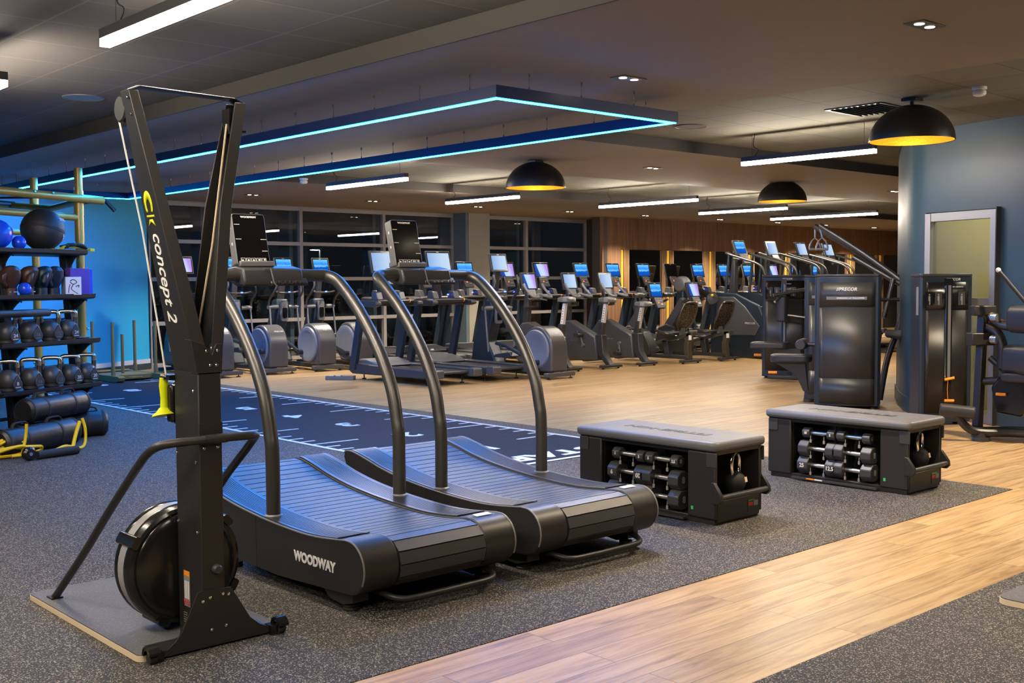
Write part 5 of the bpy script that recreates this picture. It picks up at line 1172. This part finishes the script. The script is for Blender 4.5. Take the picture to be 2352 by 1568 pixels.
# ------------------------------------------------------------------ weight machines on the right
M['shroud'] = mat('metallic graphite shroud', (.055, .054, .05), .36, .45)
M['towerside'] = mat('blue lit steel side', (.025, .035, .05), .33, .3)  # cast of the blue light put into the steel colour
def tower(t, w, dp, h, stack=True, title='', sub='', bulge=.06, pan='shroud'):
    # local: front at y=0 facing -y, x across
    b = MB(); fr = [(-w/2+.05+(w-.1)*k/12, -bulge*sin(PI*k/12)) for k in range(13)]
    b.prism([(-w/2, .015), (-w/2+.02, 0)]+fr+[(w/2-.02, 0), (w/2, .015), (w/2, dp), (-w/2, dp)], .03, h-.03, 'z'); body = b.build('tower_shell', 'towerside', t, bev=.006)
    b = MB(); tp = [(-w/2-.004, .02), (-w/2+.02, -.004)]+[(x, y-.004) for x, y in fr]+[(w/2-.02, -.004), (w/2+.004, .02), (w/2+.004, dp+.004), (-w/2-.004, dp+.004)]
    b.prism(tp, h-.03, h, 'z'); b.build('top_cap', 'charcoal', body, bev=.008)
    for x in (-w/2+.07, w/2-.07): b = MB(); b.cyl((x, dp*.5, 0), (x, dp*.5, .035), .06, .05); b.build('levelling_foot', 'black', t)
    def face(z0, z1, m, name, off=.004, inset=.0):
        b = MB(); ff = [p for p in fr if -w/2+.05+inset-1e-6 <= p[0] <= w/2-.05-inset+1e-6]
        V = [[b.v((x, y-off, z)) for x, y in ff] for z in (z0, z1)]
        for i in range(len(ff)-1): b.f([V[0][i], V[0][i+1], V[1][i+1], V[1][i]])
        return b.build(name, m, body, solid=.006)
    if not stack:
        face(.05, h-.36, 'shroud', 'front_panel'); face(h-.35, h-.09, 'shroud', 'header_panel'); face(.05, .33, 'shroud', 'kick_panel', .0065)
        yb = -bulge-.010
        text('//PRECOR', .05, 'print', body, (0.0, yb, h-.165), (1, 0, 0), (0, 0, 1), shear=.2, bold=.001)
        text(sub, .022, 'print', body, (0.04, yb, h-.26), (1, 0, 0), (0, 0, 1), bold=.0008)
        b = MB(); b.box((0, yb+.004, h-.26), (.42, .002, .034)); b.build('name_strip', 'grey', body)
    else:
        face(h-.34, h-.08, 'blackgloss', 'header_panel'); face(.12, h-.35, pan, 'front_panel')
        yb = -bulge-.010
        text('//PRECOR', .035, 'print', body, (0.04, -bulge-.006, h-.055), (1, 0, 0), (0, 0, 1), shear=.2)
        text(sub, .018, 'print', body, (0.05, yb, h-.125), (1, 0, 0), (0, 0, 1))
        for x in (-.19, -.1, .13):
            b = MB(); b.box((x, -bulge*.86-.009, h-.235), (.07, .003, .13)); b.build('diagram_plate', 'charcoal' if x > -.15 else 'blackgloss', body)
            b = MB(); b.ball((x, -bulge*.86-.012, h-.20), (.008, .003, .009), 10, 6); b.box((x, -bulge*.86-.0115, h-.235), (.018, .002, .045)); b.box((x+.004, -bulge*.86-.0115, h-.275), (.01, .002, .04)); b.build('diagram_figure', 'printdim', body)
        b = MB(); b.box((0, -bulge-.006, .86), (.075, .01, h-.86+.5)); b.build('stack_slot', 'blackgloss', body)
        b = MB(); b.box((.008, -bulge-.0125, .9), (.028, .004, .88)); b.build('weight_scale', 'grey', body)
        b = MB(); b.cyl((-.028, -bulge-.012, .46), (-.028, -bulge-.012, 1.34), .007, n=8); b.build('guide_rod', 'chrome', body)
        b = MB()
        b.cyl((-.04, -bulge-.03, .44), (.05, -bulge-.04, .46), .014, n=10); b.build('selector_pin', 'orange', body)
        b = MB(); b.cyl((-.04, -bulge-.03, .24), (.05, -bulge-.04, .24), .014, n=10); b.tube([(0, -bulge-.02, .44), (-.01, -bulge-.025, .35), (0, -bulge-.02, .25)], .003, 5); b.build('pin_tether', 'orange', body)
    b = MB(); b.box((-w/2-.002, .06, h-.26), (.003, .05, .27)); b.build('instruction_label', 'printdim', body)
    return body
def vec(p, o): return Vector(p)-Vector(o)
# diverging pulldown: tower towards the camera, frame behind it
o = (10.85, 6.56, 0); rz = math.atan2(-.62, .30)
t = thing('pulldown_machine', 'pulldown machine with rounded graphite tower and two hanging stirrup handles', 'weight machine', o, rz)
tower(t, .68, .22, 1.46, False, sub='DIVERGING LAT PULLDOWN')
Ti = (Matrix.Translation(o) @ Matrix.Rotation(rz, 4, 'Z')).inverted()
def lw(*p): return Ti @ Vector(p)
for a, nd, m1 in (((11.592, 7.379, 2.036), (11.864, 6.406, 1.331), (11.95, 6.5, 1.36)), ((11.813, 7.585, 2.04), (12.0, 6.55, 1.36), None)):
    b = MB(); b.tube(spl([lw(*a), lw(*(Vector(a).lerp(Vector(nd), .5)+Vector((0, 0, .02)))), lw(*nd)], 5), .034, 14); b.build('swing_arm', 'satin', t)
b = MB(); b.cyl(lw(11.864, 6.406, 1.331), lw(11.864, 6.406, 1.331)+Vector((.07, -.02, .02)), .032); b.build('arm_end_cap', 'white', t)
b = MB(); b.tube([lw(11.70, 7.0, 1.66), lw(11.80, 6.55, 1.39), lw(11.864, 6.42, 1.31)], .03, 12); b.build('swing_brace', 'satin', t)
MB().tube(spl([lw(11.864, 6.406, 1.32), lw(11.75, 6.42, .95), lw(11.6, 6.5, .5), lw(11.48, 6.52, .05)], 5), .035, 14).build('rear_upright', 'satin', t)
for q in (((11.747, 6.518, 1.406), (11.648, 6.575, .963)), ((11.66, 6.62, 1.40), (11.6, 6.66, .95))): MB().cyl(lw(*q[0]), lw(*q[1]), .026).build('lever', 'satin', t)
MB().cyl(lw(11.62, 6.6, 1.17), lw(11.803, 6.45, 1.169), .022).build('cross_tube', 'satin', t)
b = MB(); b.T = Matrix.Translation(lw(11.62, 6.33, .775)) @ Matrix.Rotation(R(64)-0, 4, 'Z') @ Matrix.Rotation(R(8), 4, 'Y'); b.rbox((0, 0, 0), (.44, .2, .09), .04, 'y', 5); b.build('thigh_pad', 'benchpad', t, bev=.02)
for h in ((11.6, 7.352, 1.759), (11.802, 7.576, 1.768)):
    H0 = lw(*h); dx = lw(h[0]+.62, h[1]-.5, h[2])-H0; dx = (dx.normalized()*.068)
    ax = (11.592, 7.379, 2.036) if h[0] < 11.7 else (11.813, 7.585, 2.04)
    b = MB(); b.cyl(H0+UP*.14, lw(ax[0], ax[1], ax[2]-.02), .011, n=8); b.build('handle_strap', 'silver', t)
    b = MB(); b.tube([H0-dx, H0-dx+UP*.03, H0-dx*.6+UP*.1, H0+UP*.135, H0+dx*.6+UP*.1, H0+dx+UP*.03, H0+dx], .010, 8); b.build('stirrup', 'silver', t)
    b = MB(); b.cyl(H0-dx*1.05, H0+dx*1.05, .016, n=12); b.build('stirrup_grip', 'printdim', t)
MB().box(lw(11.25, 6.75, .06), (.5, .9, .06)).build('base_frame', 'black', t, bev=.01)
# machine standing between: tower, seat and roller pad
def seat_machine(name, label, o, rz, h, stack, title):
    t = thing(name, label, 'weight machine', o, rz)
    tower(t, .60, .24, h, stack, sub=title)
    s = -1
    b = MB(); b.rbox((-.40, -.36, .50), (.46, .30, .085), .08, 'z', 5); b.build('seat', 'pad', t, bev=.02, seg=3)
    b = MB(); b.prism([(-.60, .455), (-.24, .455), (-.20, .12), (-.26, .12), (-.34, .3)], -.38, -.34, 'y'); b.build('seat_support', 'black', t, bev=.006)
    b = MB(); b.box((0, -.36, .06), (.5, .08, .06)); b.build('base_beam', 'black', t, bev=.01)
    for x in (-.2, .2): b = MB(); b.cyl((x, -.36, 0), (x, -.36, .04), .06); b.build('levelling_foot', 'charcoal', t)
    b = MB(); b.cyl((-.28, -.5, .66), (-.28, -.18, .66), .062, n=20); b.build('roller_pad', 'pad', t, bev=.01)
    b = MB(); b.cyl((-.28, -.508, .66), (-.28, -.5, .66), .05, n=20); b.build('roller_cap', 'charcoal', t)
    MB().tube([(-.26, -.34, .66), (-.1, -.34, .66), (0, -.2, .7)], .025, 10).build('roller_arm', 'satin', t)
    return t
seat_machine('leg_machine', 'weight machine behind the pulldown tower, its seat and roller pad showing on the left', (11.56, 7.20, 0), math.atan2(-.62, .30), 1.46, False, '')
o = (13.5, 9.15, 0); rz = math.atan2(-.9, .40)
t = thing('press_machine', 'farther weight machine with weight stack, back pad and low seat', 'weight machine', o, rz)
tower(t, .64, .28, 1.47, True, sub='CHEST PRESS')
b = MB(); b.rbox((-.12, -.42, .50), (.52, .32, .085), .08, 'z', 5); b.build('seat', 'pad', t, bev=.02, seg=3)
b = MB(); b.rbox((.02, -.30, 1.0), (.15, .12, .36), .05, 'z', 5); b.build('back_pad', 'pad', t, bev=.02)
b = MB(); b.prism([(-.1, .46), (.3, .46), (.34, .06), (.2, .06), (.12, .3)], -.45, -.4, 'y'); b.build('seat_support', 'black', t, bev=.006)
b = MB(); b.cyl((-.08, -.36, 1.19), (.36, -.34, 1.27), .026); b.tube([(.06, -.36, 1.22), (-.06, -.38, 1.1)], .014, 8); b.build('press_bar', 'black', t)
b = MB(); b.cyl((-.09, -.36, 1.188), (-.085, -.36, 1.189), .026); b.cyl((-.07, -.385, 1.09), (-.06, -.38, 1.1), .02); b.build('bar_cap', 'silver', t)
MB().cyl((.05, -.3, .92), (.36, -.3, .88), .012).build('adjuster_rod', 'silver', t)
b = MB(); b.cyl((-.34, -.42, .36), (-.24, -.42, .36), .018); b.cyl((-.14, -.42, .12), (-.02, -.42, .12), .022); b.build('adjuster_grip', 'orange', t)
b = MB(); b.box((.1, -.42, .06), (.5, .08, .05)); b.build('base_beam', 'black', t, bev=.01)

# abdominal crunch at the right edge
o = (10.28, 5.15, 0); rz = math.atan2(-.60, .80)
t = thing('crunch_machine', 'black crunch machine at the right edge, tower sides tinted for blue light', 'weight machine', o, rz)
tower(t, .52, .21, 1.45, True, sub='ABDOMINAL CRUNCH', bulge=.03, pan='dimshroud')
Ti = (Matrix.Translation(o) @ Matrix.Rotation(rz, 4, 'Z')).inverted()
MB().tube([lw(9.656, 4.538, .1), lw(9.732, 4.539, 1.10)], .05, 4, up=(0.3, 1, 0)).build('front_post', 'black', t, bev=.008)
MB().box(lw(9.735, 4.54, 1.12), (.2, .1, .09)).build('pivot_block', 'black', t, bev=.01); MB().box(lw(9.70, 4.54, .87), (.22, .12, .11)).build('pivot_block', 'black', t, bev=.01)
for z in (1.06, .87):
    p = lw(9.70, 4.44, z); b = MB(); b.cyl(p, p+Vector((.02, -.06, 0)), .036, n=20); b.build('pivot_cap', 'silver', t)
MB().tube(spl([lw(9.77, 4.501, 1.08), lw(9.75, 4.38, 1.0), lw(9.735, 4.2, .99), lw(9.73, 4.0, 1.0)], 5), .045, 12).build('upper_arm', 'satin', t)
MB().tube(spl([lw(9.76, 4.54, .98), lw(9.74, 4.42, .93), lw(9.73, 4.36, .8), lw(9.727, 4.36, .62)], 5), .045, 12).build('curved_arm', 'black', t)
for p, sc in ((( 9.66, 4.13, 1.05), (.16, .34, .24)), ((9.66, 4.13, .70), (.2, .40, .26))):
    b = MB(); b.T = Matrix.Translation(lw(*p)) @ Matrix.Rotation(R(-25)-rz, 4, 'Z'); b.rbox((0, 0, 0), sc, .07, 'y', 5); b.build('chest_pad' if p[2] > 1 else 'back_pad', 'pad', t, bev=.04, seg=4)
MB().tube([lw(9.647, 4.371, 1.474), lw(9.70, 4.16, 1.2), lw(9.73, 4.06, 1.08)], .016, 10).build('hand_bar', 'black', t)
p = lw(9.647, 4.371, 1.474); MB().ball(p, .022).build('bar_cap', 'print', t)
b = MB(); b.T = Matrix.Translation(lw(9.72, 4.18, .43)) @ Matrix.Rotation(-rz, 4, 'Z'); b.prism([(-.16, .10), (.18, .12), (.25, .02), (.2, -.2), (-.02, -.22), (-.12, -.05)], -.06, .06, 'x'); b.build('seat_plate', 'blackgloss', t, bev=.02)
b = MB(); b.T = Matrix.Translation(lw(9.72, 4.12, .55)) @ Matrix.Rotation(-rz, 4, 'Z'); b.rbox((0, 0, 0), (.3, .4, .08), .06, 'z', 5); b.build('seat', 'pad', t, bev=.02)
b = MB(); b.cyl(lw(9.70, 4.56, .49), lw(9.72, 4.3, .52), .035); b.build('seat_tube', 'black', t)
b = MB(); q0, q1 = lw(9.62, 4.36, .40), lw(9.63, 4.28, .40); b.cyl(q0, q1, .014); b.build('adjuster_grip', 'orange', t)
MB().tube([lw(9.8, 4.5, .7), lw(9.80, 4.25, .5)], .03, 10).build('brace', 'black', t)
b = MB(); b.cyl(lw(9.27, 4.694, .27), lw(9.401, 4.438, .245), .055, n=20); b.build('foot_roller', 'pad', t, bev=.012)
MB().tube(spl([lw(9.34, 4.57, .22), lw(9.38, 4.5, .12), lw(9.46, 4.42, .075), lw(9.6, 4.2, .075), lw(9.7, 3.9, .075)], 5), .035, 10).build('base_tube', 'black', t)
MB().tube([lw(9.5, 4.5, .075), lw(9.8, 4.3, .075), lw(9.95, 3.95, .075)], .035, 10).build('base_tube', 'black', t)
b = MB(); b.cyl(lw(9.476, 4.42, .003), lw(9.476, 4.42, .035), .075); b.cyl(lw(9.476, 4.42, .035), lw(9.476, 4.42, .07), .05); b.build('levelling_foot', 'charcoal', t)
MB().cyl(lw(9.66, 4.54, .0), lw(9.66, 4.54, .1), .05).build('levelling_foot', 'charcoal', t)
